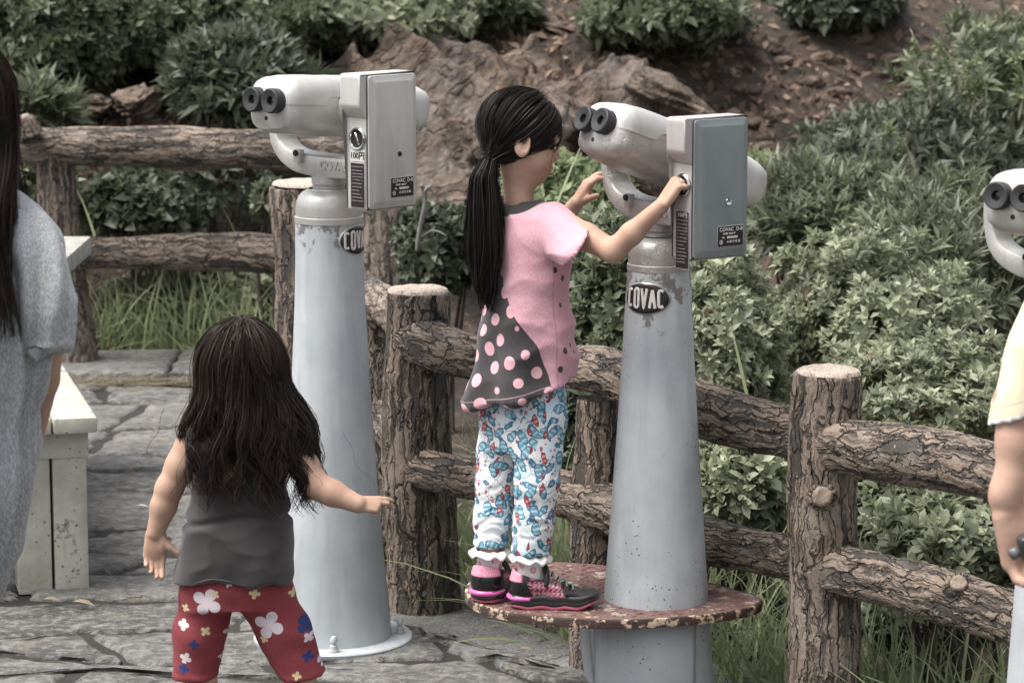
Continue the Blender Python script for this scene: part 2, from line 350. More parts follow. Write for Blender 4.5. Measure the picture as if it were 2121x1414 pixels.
# ---------------------------------------------------------------- layout of the fence line
FB, F1, F2 = v3(-.575, 8.25, 0), v3(-.222, 6.98, 0), v3(.64, 5.81, 0)
FD = unit(F2 - F1); F3 = F2 + FD*1.42
FL, FC = v3(-1.62, 10.55, 0), v3(-.46, 10.45, 0)
FA = v3(-3.0, 10.65, 0)
EDGE = [v3(-9, 10.95, 0), v3(-3, 10.9, 0), v3(-1.0, 10.85, 0), v3(-.42, 10.2, 0), FB + v3(.06, .1, 0), F1 + v3(.14, .1, 0), F2 + v3(.14, .1, 0), F3 + v3(.14, .1, 0), F3 + FD*3 + v3(.14, .1, 0), v3(5.5, -3, 0)]
def edge_s(x, y):
    """signed distance behind the fence line (positive = outside the paved area)"""
    x = np.asarray(x, float); y = np.asarray(y, float); best = np.full(np.broadcast(x, y).shape, 1e9); sg = np.zeros_like(best)
    for a, b in zip(EDGE[:-1], EDGE[1:]):
        d = (b - a)[:2]; L = np.linalg.norm(d); d = d/L; nrm = np.array([-d[1], d[0]])
        t = np.clip((x - a[0])*d[0] + (y - a[1])*d[1], 0, L); qx = x - a[0] - d[0]*t; qy = y - a[1] - d[1]*t
        q = np.hypot(qx, qy); k = q < best; best = np.where(k, q, best); sg = np.where(k, np.sign(qx*nrm[0] + qy*nrm[1]), sg)
    return best*sg
def ground_z(x, y):
    s = edge_s(x, y); p = np.stack([x, y, np.zeros_like(x)], -1)
    rough = fbm(p*1.3, 4, 3)*.22 + fbm(p*6, 3, 8)*.06
    y0 = 11.3 + .25*np.sin(x*1.1) + np.clip(x - .6, 0, 6)*.35           # foot of the bank
    rise = np.clip(y - y0, 0, None); hill = 1.30*(1 - np.exp(-rise*.42)) + rise*.15
    gully = -.26*smoothstep(.35, 1.5, s)*np.exp(-((x - .9)/1.5)**2)
    z = -.035 - .03*smoothstep(0, .3, s) + gully*(1 - smoothstep(0, 2.5, rise)) + hill + rough*smoothstep(.05, .9, s)*(.35 + .65*smoothstep(0, 1.2, rise))
    return np.where(s > 0, z, -.035)
# ground sheet (bank, gully and soil under the paving)
gx = np.concatenate([np.linspace(-60, -4.2, 18), np.linspace(-4, 5, 170), np.linspace(5.2, 60, 18)]); gy = np.concatenate([np.linspace(-40, 3.8, 14), np.linspace(4, 17, 210), np.linspace(17.3, 90, 30)])
X, Yg = np.meshgrid(gx, gy); Zg = ground_z(X.ravel(), Yg.ravel()).reshape(X.shape)
n1, n2 = X.shape; ii = np.arange(n1*n2).reshape(n1, n2)
Fq = np.stack([ii[:-1, :-1].ravel(), ii[:-1, 1:].ravel(), ii[1:, 1:].ravel(), ii[1:, :-1].ravel()], 1)
tag(add('hillside', np.stack([X.ravel(), Yg.ravel(), Zg.ravel()], 1), Fq, HILL), kind='structure')

# ---------------------------------------------------------------- paving: slate slabs in dark joints
pav = empty('pavement', (0, 0, 0)); pav['kind'] = 'structure'
_b = np.array([e[:2] for e in EDGE])
bed = np.concatenate([_b, [[5.5, -6], [-9, -6]]]); Vb = np.c_[bed, np.full(len(bed), -.003)]
bmb = bmesh.new(); bmb.faces.new([bmb.verts.new(v) for v in Vb]); bmesh.ops.triangulate(bmb, faces=bmb.faces[:])
add_bm('joint_bed', bmb, JOINT, pav, smooth=False)
# concrete strip along the fence, cast in three lengths
L0, L1 = Gd(803, 1287), Gd(1200, 1392)
sd_ = unit(L1 - L0); A0 = L0 - sd_*.10; A1 = L0 + sd_*4.5
def slab(name, poly, z, mat, parent, thick=.03, jit=0., seed=0, lump=.004, bev=.008, nper=7):
    rr = np.random.default_rng(seed); poly = np.asarray(poly)[:, :2]; pts = []
    for a, b in zip(poly, np.roll(poly, -1, 0)):
        for k in range(nper):
            t = k/nper; p = a + (b - a)*t; nrm = np.array([-(b-a)[1], (b-a)[0]])/(np.linalg.norm(b - a) + 1e-9)
            pts.append(p + nrm*rr.normal(0, jit)*(1 if 0 < k else .7))
    pts = np.array(pts); c = pts.mean(0); n = len(pts); lv = []
    def ring(f, off, z_, l):
        q = c + (pts - c)*f; d = (c - q); d /= np.linalg.norm(d, axis=1)[:, None] + 1e-9; q = q + d*off
        zz = z_ + l*fbm(np.c_[q*9, np.full(n, seed*.37)], 4); return np.c_[q, zz]
    V = np.concatenate([ring(1, 0, z - thick, 0), ring(1, 0, z - bev*.7, lump*.5), ring(1, bev, z, lump), ring(.82, 0, z, lump), ring(.5, 0, z, lump), ring(.2, 0, z, lump)])
    i = np.arange(n); j = (i + 1) % n; F = [np.concatenate([np.stack([k*n + i, k*n + j, (k+1)*n + j, (k+1)*n + i], 1) for k in range(5)]), (5*n + i)[None]]
    return add(name, V, F, mat, parent)
def offs(a, d): return a + v3(sd_[1]*0 - sd_[1]*-1*0, 0, 0)
nr_ = v3(-sd_[1], sd_[0], 0)                                            # towards the fence
for k, (a, b) in enumerate(((-.25, .62), (.63, 1.75), (1.76, 3.2))):
    w = [1.0, .95, .9][k]
    poly = [A0 + sd_*a, A0 + sd_*b, A0 + sd_*b + nr_*.42, A0 + sd_*a + nr_*.42]
    poly = [A0 + sd_*a, A0 + sd_*b] + [A0 + sd_*b + nr_*.62*w, A0 + sd_*a + nr_*.40]
    slab('concrete_strip', poly, .002 + .003*k, CONC, pav, seed=90 + k, lump=.003, bev=.006, jit=.002)
# kerb at the back
for k, (a, b) in enumerate(((-3.6, -2.3), (-2.29, -1.25), (-1.24, -.38))):
    slab('kerb_stone', [v3(a, 10.28, 0), v3(b, 10.25, 0), v3(b, 10.78, 0), v3(a, 10.8, 0)], .032, STONE, pav, thick=.07, seed=70 + k, lump=.012, jit=.008, bev=.015)
# slate slabs row by row
rs = np.random.default_rng(21); y = 4.3; row = 0; nst = 0
def rowline(y, k): return lambda x: y + .07*math.sin(x*2.1 + k*1.7) + .035*math.sin(x*5.3 + k*3.1)
strip_in = lambda x, y: ((x - A0[0])*nr_[0] + (y - A0[1])*nr_[1]) > -.0 and ((x - A0[0])*sd_[0] + (y - A0[1])*sd_[1]) > -.3
while y < 10.15:
    dy = rs.uniform(.20, .40)*(1 + .10*(y > 8)); lo, hi = rowline(y, row), rowline(min(y + dy, 10.2), row + 1); x = -4.3 + rs.uniform(-.5, 0); slp = 0.
    while x < 2.4:
        w = rs.uniform(.35, .95); sl = rs.uniform(-.16, .16); g = .016
        q = [v3(x + g, lo(x) + g, 0), v3(x + w*.5, lo(x + w*.5) + g, 0), v3(x + w - g, lo(x + w) + g, 0), v3(x + w - g + sl, hi(x + w + sl) - g, 0), v3(x + w*.5 + (sl + slp)/2, hi(x + w*.5 + (sl + slp)/2) - g, 0), v3(x + g + slp, hi(x + slp) - g, 0)]; slp = sl
        cx, cy = np.mean([p[:2] for p in q], 0)
        vis = abs(cx/max(cy, 1)) < .42
        ins = np.mean([float(edge_s(p[0], p[1])) for p in q]) < -.05
        # keep slabs off the strip
        cut = [strip_in(p[0], p[1]) for p in q]
        if any(cut) and not all(cut):
            for i_, p in enumerate(q):
                if cut[i_]:
                    d = (p - A0) @ nr_; q[i_] = p - nr_*(d + .012)
        if vis and ins and not all(cut):
            ar = 0; Q = np.array(q)[:, :2]
            ar = .5*abs(np.dot(Q[:, 0], np.roll(Q[:, 1], -1)) - np.dot(Q[:, 1], np.roll(Q[:, 0], -1)))
            if ar > .012:
                slab('paving_slab', q, rs.uniform(.003, .012), STONE, pav, thick=.03, jit=.009, seed=200 + nst, lump=.010, bev=.014, nper=6); nst += 1
        x += w
        if all(cut) and x > 1.2: break
    y += dy; row += 1

# ---------------------------------------------------------------- moulded log fence
def log(name, pts, rad, mat, parent, seed, lump=.10, nu=64, step=.008, flare=None):
    pts = np.asarray(pts, float); L = np.sum(np.linalg.norm(np.diff(pts, axis=0), axis=1)); sub = max(2, int(L/step/(len(pts) - 1)))
    V, Fs, UV = tube(pts, rad, nu, caps=True, sub=sub)
    C = V - 0; n = len(V)//nu; cen = V.reshape(n, nu, 3).mean(1).repeat(nu, 0); d = V - cen; r = np.linalg.norm(d, axis=1)[:, None]; d = d/(r + 1e-9)
    q = np.c_[UV[:, :2]/np.mean(rad)*.9, UV[:, 2]*6]
    V = cen + d*(r*(1 + lump*fbm(q, 3, seed)[:, None] + .05*fbm(q*np.array([3.5, 3.5, 1.2]), 2, seed + 4)[:, None]))
    return add(name, V, Fs, mat, parent, attrs={'puv': UV + np.array([0, 0, seed*3.7])})
def disc_cap(name, c, ax, r, parent, seed, mat=None):
    ax = unit(ax); u = unit(np.cross(ax, v3(.3, 1, .2))); w = np.cross(ax, u); a = np.linspace(0, 2*np.pi, 40, endpoint=False)
    V = []; uv = []
    for f, z in ((1.0, -.006), (.97, .001), (.9, .004), (.6, .005), (.3, .004)):
        rr = r*f*(1 + .03*np.sin(a*3 + seed) + .02*np.sin(a*7 + seed*2)); V.append(c + ax*z + np.cos(a)[:, None]*rr[:, None]*u + np.sin(a)[:, None]*rr[:, None]*w)
        uv.append(np.stack([rr*np.cos(a), rr*np.sin(a), np.full(40, seed*.1)], 1))
    i = np.arange(40); j = (i + 1) % 40; F = [np.concatenate([np.stack([k*40 + i, k*40 + j, (k+1)*40 + j, (k+1)*40 + i], 1) for k in range(4)]), (160 + i)[None]]
    V = np.concatenate(V); V += ax*(fbm(V*60, 2)[:, None]*.003)
    return add(name, V, F, mat or CUT, parent, attrs={'puv': np.concatenate(uv)})
def post(parent, base, h, r0, r1, seed, cut=True, lean=(0, 0), mid=None):
    b = np.asarray(base, float); top = b + v3(lean[0], lean[1], h)
    n = 7; t = np.linspace(0, 1, n); pts = b + (top - b)*t[:, None] + np.c_[.006*np.sin(t*7 + seed), .006*np.cos(t*5 + seed), np.zeros(n)]; pts[0, 2] = b[2] - .03
    rr = r0 + (r1 - r0)*t; rr[0] *= 1.04
    o = log('post', pts, rr, BARK_POST, parent, seed, lump=.09)
    if cut: disc_cap('cut_end', pts[-1] + v3(0, 0, .009), v3(0, 0, 1), r1*.98, o, seed)
    return o
def stub(parent, c, d, r, ln, seed):
    d = unit(d); p0 = c - d*.05; o = log('knot', [p0, c, c + d*ln], [r*1.7, r*1.35, r], BARK_POST, parent, seed, nu=40, lump=.06, step=.005)
    disc_cap('cut_end', c + d*(ln + .006), d, r*.95, o, seed, CUT2); return o
def rail(parent, a, b, r, seed, sag=0., wob=.02, n=9, thick=None):
    a = np.asarray(a, float); b = np.asarray(b, float); t = np.linspace(0, 1, n); rg = np.random.default_rng(seed)
    p = a + (b - a)*t[:, None]; p[:, 2] += -sag*4*t*(1 - t) + wob*np.sin(t*math.pi*2.2 + seed)*np.sin(t*math.pi); p[:, 0] += .4*wob*np.sin(t*9 + seed)
    rr = r*(1 + .09*np.sin(t*8 + seed*2) + rg.normal(0, .03, n)); rr[0] *= .95; rr[-1] *= .95
    return log('rail', p, rr, BARK_RAIL, parent, seed, lump=.13, nu=64)
# near run: corner post B, posts 1, 2, 3 with rails and a low prop under each top rail
near = empty('log_fence', F1, 'moulded concrete log fence with sawn-top posts running beside the viewers to lower right', 'fence')
post(near, FB, .915, .115, .100, 3, lean=(-.01, 0))
p1 = post(near, F1, .785, .088, .076, 7, lean=(-.012, 0)); p2 = post(near, F2, .785, .072, .067, 12, lean=(.002, 0)); post(near, F3, .79, .07, .068, 15)
ZT, ZB = .645, .34
up = lambda p, z: p + v3(0, 0, z)
rail(near, up(FB + v3(-.02, .03, 0), .70), up(F1, .685), .055, 21, wob=.012)
rail(near, up(FB, .36), up(F1, .40), .050, 22, wob=.012)
rail(near, P(862, 700, 6.96), P(1690, 902, 5.86), .052, 23, wob=.026); rail(near, P(852, 962, 6.96), P(1690, 1165, 5.86), .051, 24, wob=.018)
rail(near, P(1700, 915, 5.80), up(F3, .66), .052, 25, wob=.018); rail(near, P(1700, 1172, 5.80), up(F3, .40), .051, 26, wob=.012)
# props
pr = FB + (F1 - FB)*.62
post(near, pr + v3(.02, .02, 0), .66, .062, .055, 31, cut=False)
pb = P(1236, 1195, 6.44); post(near, v3(pb[0], pb[1], 0), .62, .062, .050, 33, cut=False)
# sawn branch stubs
stub(p2, P(1704, 1026, 5.745), v3(-.15, -1, .12), .022, .018, 41)
stub(near, P(1985, 1212, 5.44), v3(-.05, -.85, .6), .018, .006, 43)
stub(near, P(1212, 752, 6.47), v3(.05, -.1, 1), .026, .02, 45)
# far run behind the paving
far = empty('log_fence', FL, 'moulded concrete log fence with two level rails across the back of the paving', 'fence')
post(far, FL, .80, .088, .066, 51, cut=False, lean=(-.055, 0)); post(far, FC, .93, .118, .100, 52, lean=(.0, 0)); post(far, FA, .80, .085, .07, 53, cut=False)
rail(far, up(FA, .80), up(FC, .815), .069, 54, wob=.010, n=15); rail(far, up(FL, .432), up(FC, .425), .064, 55, wob=.008)
rail(far, up(FA, .43), up(FL, .43), .066, 56, wob=.008)
stub(far, P(50, 252, 10.45), v3(-.3, -.2, 1), .03, .012, 57)
fo = [c for c in far.children][1]
stub(fo, P(797, 535, 10.36), v3(.1, -1, .05), .055, .006, 58)

# ---------------------------------------------------------------- bench and table
bench = empty('park_bench', (-1.15, 7.3, 0), 'weathered cream plank bench on slab legs beside the woman in grey', 'bench')
bd = unit(v3(-.235, .9, 0)); br = v3(bd[1], -bd[0], 0); bo = Gd(201, 862, .46) - br*.0
def brick_obj(name, o, x, y, z, sx, sy, sz, mat, parent, bev=.006):
    """box with a corner at o and edges along x,y,z"""
    c = o + x*sx/2 + y*sy/2 + z*sz/2
    bm = bm_box(sx, sy, sz, bev); bmesh.ops.subdivide_edges(bm, edges=[e for e in bm.edges if e.calc_length() > .1], cuts=4, use_grid_fill=True)
    return add_bm(name, bm, mat, parent, M=frame_mat(c, x, y, z))
zz = v3(0, 0, 1)
for k in range(4):
    w = .108; brick_obj('plank', bo - br*(.113*k) - zz*.042 + bd*(.004*(k % 2)), -br, bd, zz, w, 1.25, .04, BENCHM, bench)
for t in (.06, 1.0):
    for k in (0, 1, 2.75, 3.75):
        o = bo - br*(.022 + .092*k) - zz*.46 + bd*t; leg = brick_obj('leg', o, -br, bd, zz, .086, .09, .415, BENCHM, bench, .008)
        brick_obj('leg_cap', o + zz*.345 - bd*.006 + br*.006, -br, bd, zz, .098 if k == 0 else .09, .102, .068, BENCHM, leg, .008)
tb = Gd(189, 489, .70); tf = Gd(131, 540, .70)
td = unit(tb - tf); tr = v3(td[1], -td[0], 0)
table = empty('stone_table', (tf[0] - .35, tf[1] + .1, 0), 'mossy grey stone table top standing by the far log fence', 'table')
brick_obj('table_top', tf - zz*.055, -tr, td, zz, .75, np.linalg.norm(tb - tf), .055, TABLEM, table, .008)
brick_obj('pedestal', tf - tr*.25 + td*.14 - zz*.70, -tr, td, zz, .3, .26, .644, TABLEM, table, .012)
def addS(*a, **k): return add(*a, sharp=32, **k)
# ---------------------------------------------------------------- lettering
def text_mesh(s, size, extrude=.0, shear=0., bold=0., space=1.):
    cu = bpy.data.curves.new('t', 'FONT'); cu.body = s; cu.size = size; cu.extrude = extrude; cu.align_x = 'CENTER'; cu.align_y = 'CENTER'; cu.offset = bold; cu.space_character = space; cu.resolution_u = 3
    ob = bpy.data.objects.new('t', cu); COL.objects.link(ob); dg = bpy.context.evaluated_depsgraph_get(); me = bpy.data.meshes.new_from_object(ob.evaluated_get(dg))
    V = np.zeros(len(me.vertices)*3); me.vertices.foreach_get('co', V); V = V.reshape(-1, 3); by = {}
    for p in me.polygons: by.setdefault(len(p.vertices), []).append(list(p.vertices))
    bpy.data.objects.remove(ob); bpy.data.curves.remove(cu); bpy.data.meshes.remove(me)
    return V, [np.array(f) for f in by.values()]
def place(V, o, x, y, z): return np.asarray(o) + V[:, :1]*x + V[:, 1:2]*y + V[:, 2:3]*z
def rrect(w, h, r, n=6):
    pts = []
    for cx, cy, a0 in ((w/2 - r, h/2 - r, 0), (-w/2 + r, h/2 - r, 90), (-w/2 + r, -h/2 + r, 180), (w/2 - r, -h/2 + r, 270)):
        for k in range(n + 1): a = R(a0 + 90*k/n); pts.append((cx + r*math.cos(a), cy + r*math.sin(a)))
    return np.array(pts)
def loft(secs, cap=True):
    n = len(secs[0]); V = np.concatenate(secs); i = np.arange(n); j = (i + 1) % n
    F = [np.concatenate([np.stack([k*n + i, k*n + j, (k+1)*n + j, (k+1)*n + i], 1) for k in range(len(secs) - 1)])]
    if cap: F += [np.arange(n)[::-1][None], ((len(secs)-1)*n + np.arange(n))[None]]
    return V, F
def plate_solid(outline2, o, x, y, z, th):
    """flat plate from outline in (x,y) with small bevel"""
    q = outline2; c = q.mean(0); s = []
    for f, d in ((1, 0), (1, th*.6), (.985, th)): s.append(place(np.c_[c + (q - c)*f, np.full(len(q), d)], o, x, y, z))
    return loft(s)
# ---------------------------------------------------------------- coin-operated binoculars
def binocular(base, yaw, pitch, sc, ztop, prof, mats, label, kids=False):
    """base on ground; yaw = angle of the optical axis from +Y towards +X; sc = head size; ztop = height of the pole's top"""
    MP, MH, MB, MD, MO = mats
    root = empty('coin_binocular', base, label, 'binoculars', 'coin-operated binoculars along the fence')
    b = np.asarray(base, float); r = v3(math.cos(yaw), -math.sin(yaw), 0); a = v3(math.sin(yaw), math.cos(yaw), 0); z = v3(0, 0, 1)
    def at(u, v, w): return b + v3(0, 0, ztop) + (r*u + a*v + z*w)*sc
    V, F = lathe(prof, 72); pole = addS('pole', V + b, [F], MP, root)
    if not kids:
        V, F = lathe([(.0, .0), (.186, .0), (.188, .004), (.188, .011), (.185, .014), (.05, .015)], 72); addS('base_plate', V + b, [F], POLE1, root)
        for ang in (-86, 4, 94, 184):
            q = b + v3(.158*math.cos(R(ang)), .158*math.sin(R(ang)), .015)
            V1, F1_ = lathe([(0, 0), (.012, 0), (.012, .004), (.0095, .0045), (.0095, .014), (.006, .015), (.006, .022), (.0085, .023), (.0085, .03), (.005, .036), (0, .036)], 12)
            addS('bolt', V1 + q, [F1_], POLE1, root, smooth=False)
    # collar: band, dome, neck
    rt = prof[-1][0]/sc
    dome = [(rt*.98, -.004), (rt*1.02, -.003), (rt*1.02, .010), (rt*.985, .012), (rt*.985, .034), (rt*.96, .046), (rt*.89, .058), (rt*.78, .067), (rt*.62, .073), (.048, .075)]
    V, F = lathe(dome, 64); addS('collar', b + v3(0, 0, ztop) + V*sc, [F], MH, root)
    V, F = lathe([(.038, .070), (.038, .082), (.036, .083), (.036, .085), (.040, .086), (.040, .104), (.02, .106)], 48); addS('swivel_neck', b + v3(0, 0, ztop) + V*sc, [F], MH, root)
    # yoke: U of flat bar in the plane (r, z)
    path = []
    for u, w in ((-.166, .275), (-.166, .235), (-.162, .205), (-.150, .170), (-.124, .146), (-.085, .132), (-.04, .128), (.02, .126), (.08, .127), (.135, .132), (.16, .145)): path.append((u, w))
    path = np.array(path); tt = np.linspace(0, len(path) - 1, 60); pu = np.interp(tt, np.arange(len(path)), path[:, 0]); pw = np.interp(tt, np.arange(len(path)), path[:, 1])
    for _ in range(4): pu[1:-1] = (pu[:-2] + pu[1:-1]*2 + pu[2:])/4; pw[1:-1] = (pw[:-2] + pw[1:-1]*2 + pw[2:])/4
    tu, tw = np.gradient(pu), np.gradient(pw); tl = np.hypot(tu, tw); tu /= tl; tw /= tl; nu_, nw_ = -tw, tu; secs = []
    depth = np.interp(tt, [0, 3, 6, 8, 10], [.060, .062, .066, .066, .05]); thick = np.interp(tt, [0, 2, 3.5, 5, 7, 10], [.018, .024, .036, .048, .054, .045])
    rr0 = rrect(1, 1, .16, 3)
    for k in range(60):
        q = rr0*np.array([thick[k], depth[k]]); secs.append(np.stack([at(pu[k] + nu_[k]*x_, y_, pw[k] + nw_[k]*x_) for x_, y_ in q]))
    V, F = loft(secs); yoke = addS('yoke', V, F, MH, root)
    # square nut on the yoke and raised letters
    bm = bm_box(.022*sc, .016*sc, .03*sc, .003); add_bm('stop_block', bm, MH, yoke, M=frame_mat(at(-.062, -.036, .148), r, a, z))
    V, F = lathe([(0, 0), (.007, 0), (.007, .004), (0, .004)], 20); addS('stop_hole', place(V*sc, at(-.062, -.0445, .155), r, z, -a), [F], HOLE, yoke)
    tx, tf_ = text_mesh('COVAC' if not kids else '6-33', .028*sc, .002*sc, bold=.0008*sc); tx = tx - 0
    addS('raised_lettering', place(tx, at(.055 if not kids else .045, -.0335, .130), r, z, -a), tf_, MH, yoke, smooth=False)
    # housing, in its own tilted frame
    cp, sp = math.cos(pitch), math.sin(pitch); ax = a*cp - z*sp; hz = a*sp + z*cp; piv = at(-.02, .0, .262)
    def hp(u, v, w): return piv + (r*u + ax*v + hz*w)*sc
    #      v (along), half width, top, bottom, exponent
    S_ = np.array([(-.171, .026, .018, .020), (-.169, .048, .036, .038), (-.163, .064, .049, .051), (-.152, .075, .058, .058), (-.135, .081, .064, .063), (-.10, .085, .068, .066), (-.05, .086, .070, .068), (.05, .086, .070, .068), (.14, .085, .067, .065), (.20, .081, .061, .059), (.25, .073, .053, .051), (.275, .063, .044, .043), (.286, .052, .035, .035), (.288, .040, .026, .026)])
    vv = np.unique(np.concatenate([S_[:, 0], np.linspace(-.14, .25, 24)]))
    hw, ht, hb = (np.interp(vv, S_[:, 0], S_[:, k]) for k in (1, 2, 3)); ang = np.linspace(0, 2*np.pi, 72, endpoint=False); ex = 2/3.4
    cx = np.sign(np.cos(ang))*np.abs(np.cos(ang))**ex; sz_ = np.sign(np.sin(ang))*np.abs(np.sin(ang))**ex; secs = []
    for k in range(len(vv)):
        dent = 0
        q = np.c_[cx*hw[k], np.where(sz_ > 0, sz_*ht[k], sz_*hb[k])]
        # barrel top shows a shallow valley between the two tubes towards the front lenses
        val = .010*smoothstep(.05, .25, vv[k])*np.exp(-(q[:, 0]/.03)**2)*np.sign(q[:, 1]); q[:, 1] -= val
        secs.append(np.stack([hp(x_, vv[k], y_) for x_, y_ in q]))
    V, F = loft(secs); lump = fbm(V*28, 3)[:, None]*.0035; c0 = V.mean(0); V = V + unit_rows(V - c0)*lump; house = addS('housing', V, F, MH, root)
    # upper shell sits 1.5 mm proud of the lower casting, with a stepped seam near the pivot
    secs = []; up_ = (ang <= np.pi + .01)
    aa = np.linspace(0, np.pi, 40); cx2 = np.sign(np.cos(aa))*np.abs(np.cos(aa))**ex; sz2 = np.abs(np.sin(aa))**ex
    for k in range(1, len(vv) - 5):
        lift = .020*smoothstep(-.075, -.055, vv[k])*(1 - smoothstep(.09, .11, vv[k])) + .006
        q = np.c_[cx2*(hw[k] + .0022), np.maximum(sz2*(ht[k] + .0022), lift)]; q[:, 1] -= .010*smoothstep(.05, .25, vv[k])*np.exp(-(q[:, 0]/.03)**2)
        secs.append(np.stack([hp(x_, vv[k], y_) for x_, y_ in q]))
    n = 40; V = np.concatenate(secs); i = np.arange(n - 1); V = V + unit_rows(V - c0)*fbm(V*28, 3)[:, None]*.0035
    F = np.concatenate([np.stack([k*n + i, k*n + i + 1, (k+1)*n + i + 1, (k+1)*n + i], 1) for k in range(len(secs) - 1)])
    addS('upper_shell', V, [F[:, ::-1]], MO if kids else MH, house)
    # pale hood over the front lenses
    secs = []
    for k in range(len(vv)):
        if vv[k] < .185: continue
        q = np.c_[cx*(hw[k] + .0045), np.where(sz_ > 0, sz_*(ht[k] + .0045), sz_*(hb[k] + .0045))]; q[:, 1] -= .010*smoothstep(.05, .25, vv[k])*np.exp(-(q[:, 0]/.03)**2)*np.sign(q[:, 1]); secs.append(np.stack([hp(x_, vv[k] + .010*smoothstep(.2, .288, vv[k]), y_) for x_, y_ in q]))
    V, F = loft(secs, cap=False); addS('lens_hood', V, F, PALEWHITE, house)
    # eyepieces
    for s_ in (-1, 1):
        o = hp(s_*.0310 - .002, -.163, .012); V, F = lathe([(.0, -.01), (.0285, -.01), (.0285, .006), (.0272, .008), (.0268, .013), (.0282, .015), (.0288, .024), (.0278, .0285), (.0255, .030), (.0145, .0272), (.0108, .0262), (.0103, .018)], 40)
        e = addS('eyepiece', place(V*sc, o, r, hz, -ax), [F], RUBBER, house); V, F = lathe([(0, .0195), (.006, .019), (.0108, .018)], 24); addS('eye_lens', place(V*sc, o, r, hz, -ax), [F], LENS, e)
        o2 = hp(s_*.0265, .288, .0); V, F = lathe([(0, .0012), (.012, .0012), (.0205, .001), (.022, .003), (.0235, .003), (.024, -.004)], 32); addS('front_lens', place(V*sc, o2, r, hz, ax), [F], LENS, house)
    V, F = lathe([(0, .008), (.005, .007), (.006, 0)], 16); addS('focus_pin', place(V*sc, hp(-.002, -.164, -.028), r, hz, -ax), [F], HOLE, house)
    # trunnion bosses both sides
    for s_ in (1, -1):
        q = rrect(1, 1, .38, 5); secs = []
        for d, w_, h_ in ((.06, .10, .080), (.084, .098, .076), (.098, .085, .066), (.104, .072, .056), (.150 if s_ > 0 else .142, .070, .054)):
            secs.append(np.stack([at(-.02 + s_*d, x_*w_ + .015, .262 + y_*h_) for x_, y_ in q]))
        V, F = loft(secs); addS('trunnion_boss', V, F, MH, house)
    # coin box: case with a stepped head, door panel, slot, plates
    u0, u1 = .142, .205; out = np.array([(-.077, .046), (-.074, .042), (.077, .042), (.077, .347), (.074, .351), (-.092, .351), (-.098, .345), (-.098, .280), (-.094, .272), (-.080, .256), (-.077, .248)])
    bm = bmesh.new(); f1 = bm.faces.new([bm.verts.new(at(u0, y_, w_)) for y_, w_ in out]); ex_ = bmesh.ops.extrude_face_region(bm, geom=[f1]); bmesh.ops.translate(bm, verts=[v for v in ex_['geom'] if isinstance(v, bmesh.types.BMVert)], vec=tuple(r*(u1 - u0)*sc)); bmesh.ops.recalc_face_normals(bm, faces=bm.faces)
    bmesh.ops.bevel(bm, geom=[e for e in bm.edges if e.calc_length() > .01*sc], offset=.0055*sc, segments=3, affect='EDGES', profile=.6); box = add_bm('coin_box', bm, MB, root)
    q = rrect(.150, .300, .008, 4) + np.array([0, .1965]); secs = []
    qc = q.mean(0)
    for w_, h_, d in ((1, 1, -.004), (1, 1, .005), (.985, .992, .0065), (.955, .978, .0068), (.80, .905, .0125), (.78, .895, .0130)):
        secs.append(np.stack([at(u1 + d, (x_ - qc[0])*w_ + qc[0], (y_ - qc[1])*h_ + qc[1]) for x_, y_ in q]))
    V, F = loft(secs); door = addS('door_panel', V, F, MD, box)
    V, F = loft([np.stack([at(u1 + d, (x_ - qc[0])*1.016 + qc[0], (y_ - qc[1])*1.008 + qc[1]) for x_, y_ in q]) for d in (-.002, .0025)]); addS('door_seam', V, F, SEAM, box)
    V, F = lathe([(0, .001), (.004, .001), (.0075, .003), (.009, .0), (.009, -.002)], 24) if kids else lathe([(0, .001), (.0055, .0012), (.006, -.002)], 20); addS('door_lock', place(V*sc, at(u1 + .0135, .015, .167), a, z, r), [F], CHROME if kids else HOLE, door)
    ur = .5*(u0 + u1) + .004; fc = -.0775
    V, F = lathe([(.0185, -.006), (.0185, .001), (.0205, .005), (.0235, .0055), (.0255, .003), (.026, -.003)], 48); ring = addS('coin_slot_ring', place(V*sc, at(ur, fc, .205), r, z, -a), [F], CHROME, box)
    V, F = lathe([(0, .0012), (.0188, .001)], 36); addS('coin_slot', place(V*sc, at(ur, fc, .205), r, z, -a), [F], HOLE, ring)
    bm = bm_box(.006*sc, .03*sc, .004*sc, .001, 1); add_bm('turn_knob', bm, CHROME, ring, M=frame_mat(at(ur, fc - .002, .205), unit(r + z*.5), unit(z - r*.5), -a))
    # price and instruction plates
    def face(u, w): return at(ur + u, fc - .0002, w)
    ph = .104 if not kids else .128; pz = .100
    if not kids:
        V, F = plate_solid(rrect(.047*sc, .026*sc, .002*sc, 2), face(0, .1665), r, z, -a, .0010*sc); pp = addS('price_plate', V, F, PLATELIT, box)
        tx, tf_ = text_mesh('100円', .0185*sc, .0003*sc, bold=.0004*sc); addS('price_lettering', place(tx, face(0, .166) - a*.0013*sc, r, z, -a), tf_, INK, pp, smooth=False)
    V, F = plate_solid(rrect(.046*sc, ph*sc, .002*sc, 2), face(0, pz - .014*kids), r, z, -a, .0009*sc); addS('plate_rim', V, F, PLATEALU, box)
    V, F = plate_solid(rrect(.043*sc, (ph - .004)*sc, .0015*sc, 2), face(0, pz - .014*kids), r, z, -a, .0013*sc); ip = addS('instruction_plate', V, F, PLATEBLK, box)
    parts = []; rg = np.random.default_rng(9); w = pz - .014*kids + ph/2 - .010
    if kids:
        tx, tf_ = text_mesh('100円', .013*sc, .0002*sc); addS('price_lettering', place(tx, face(0, w) - a*.0016*sc, r, z, -a), tf_, LETTER, ip, smooth=False); w -= .011
    row = 0
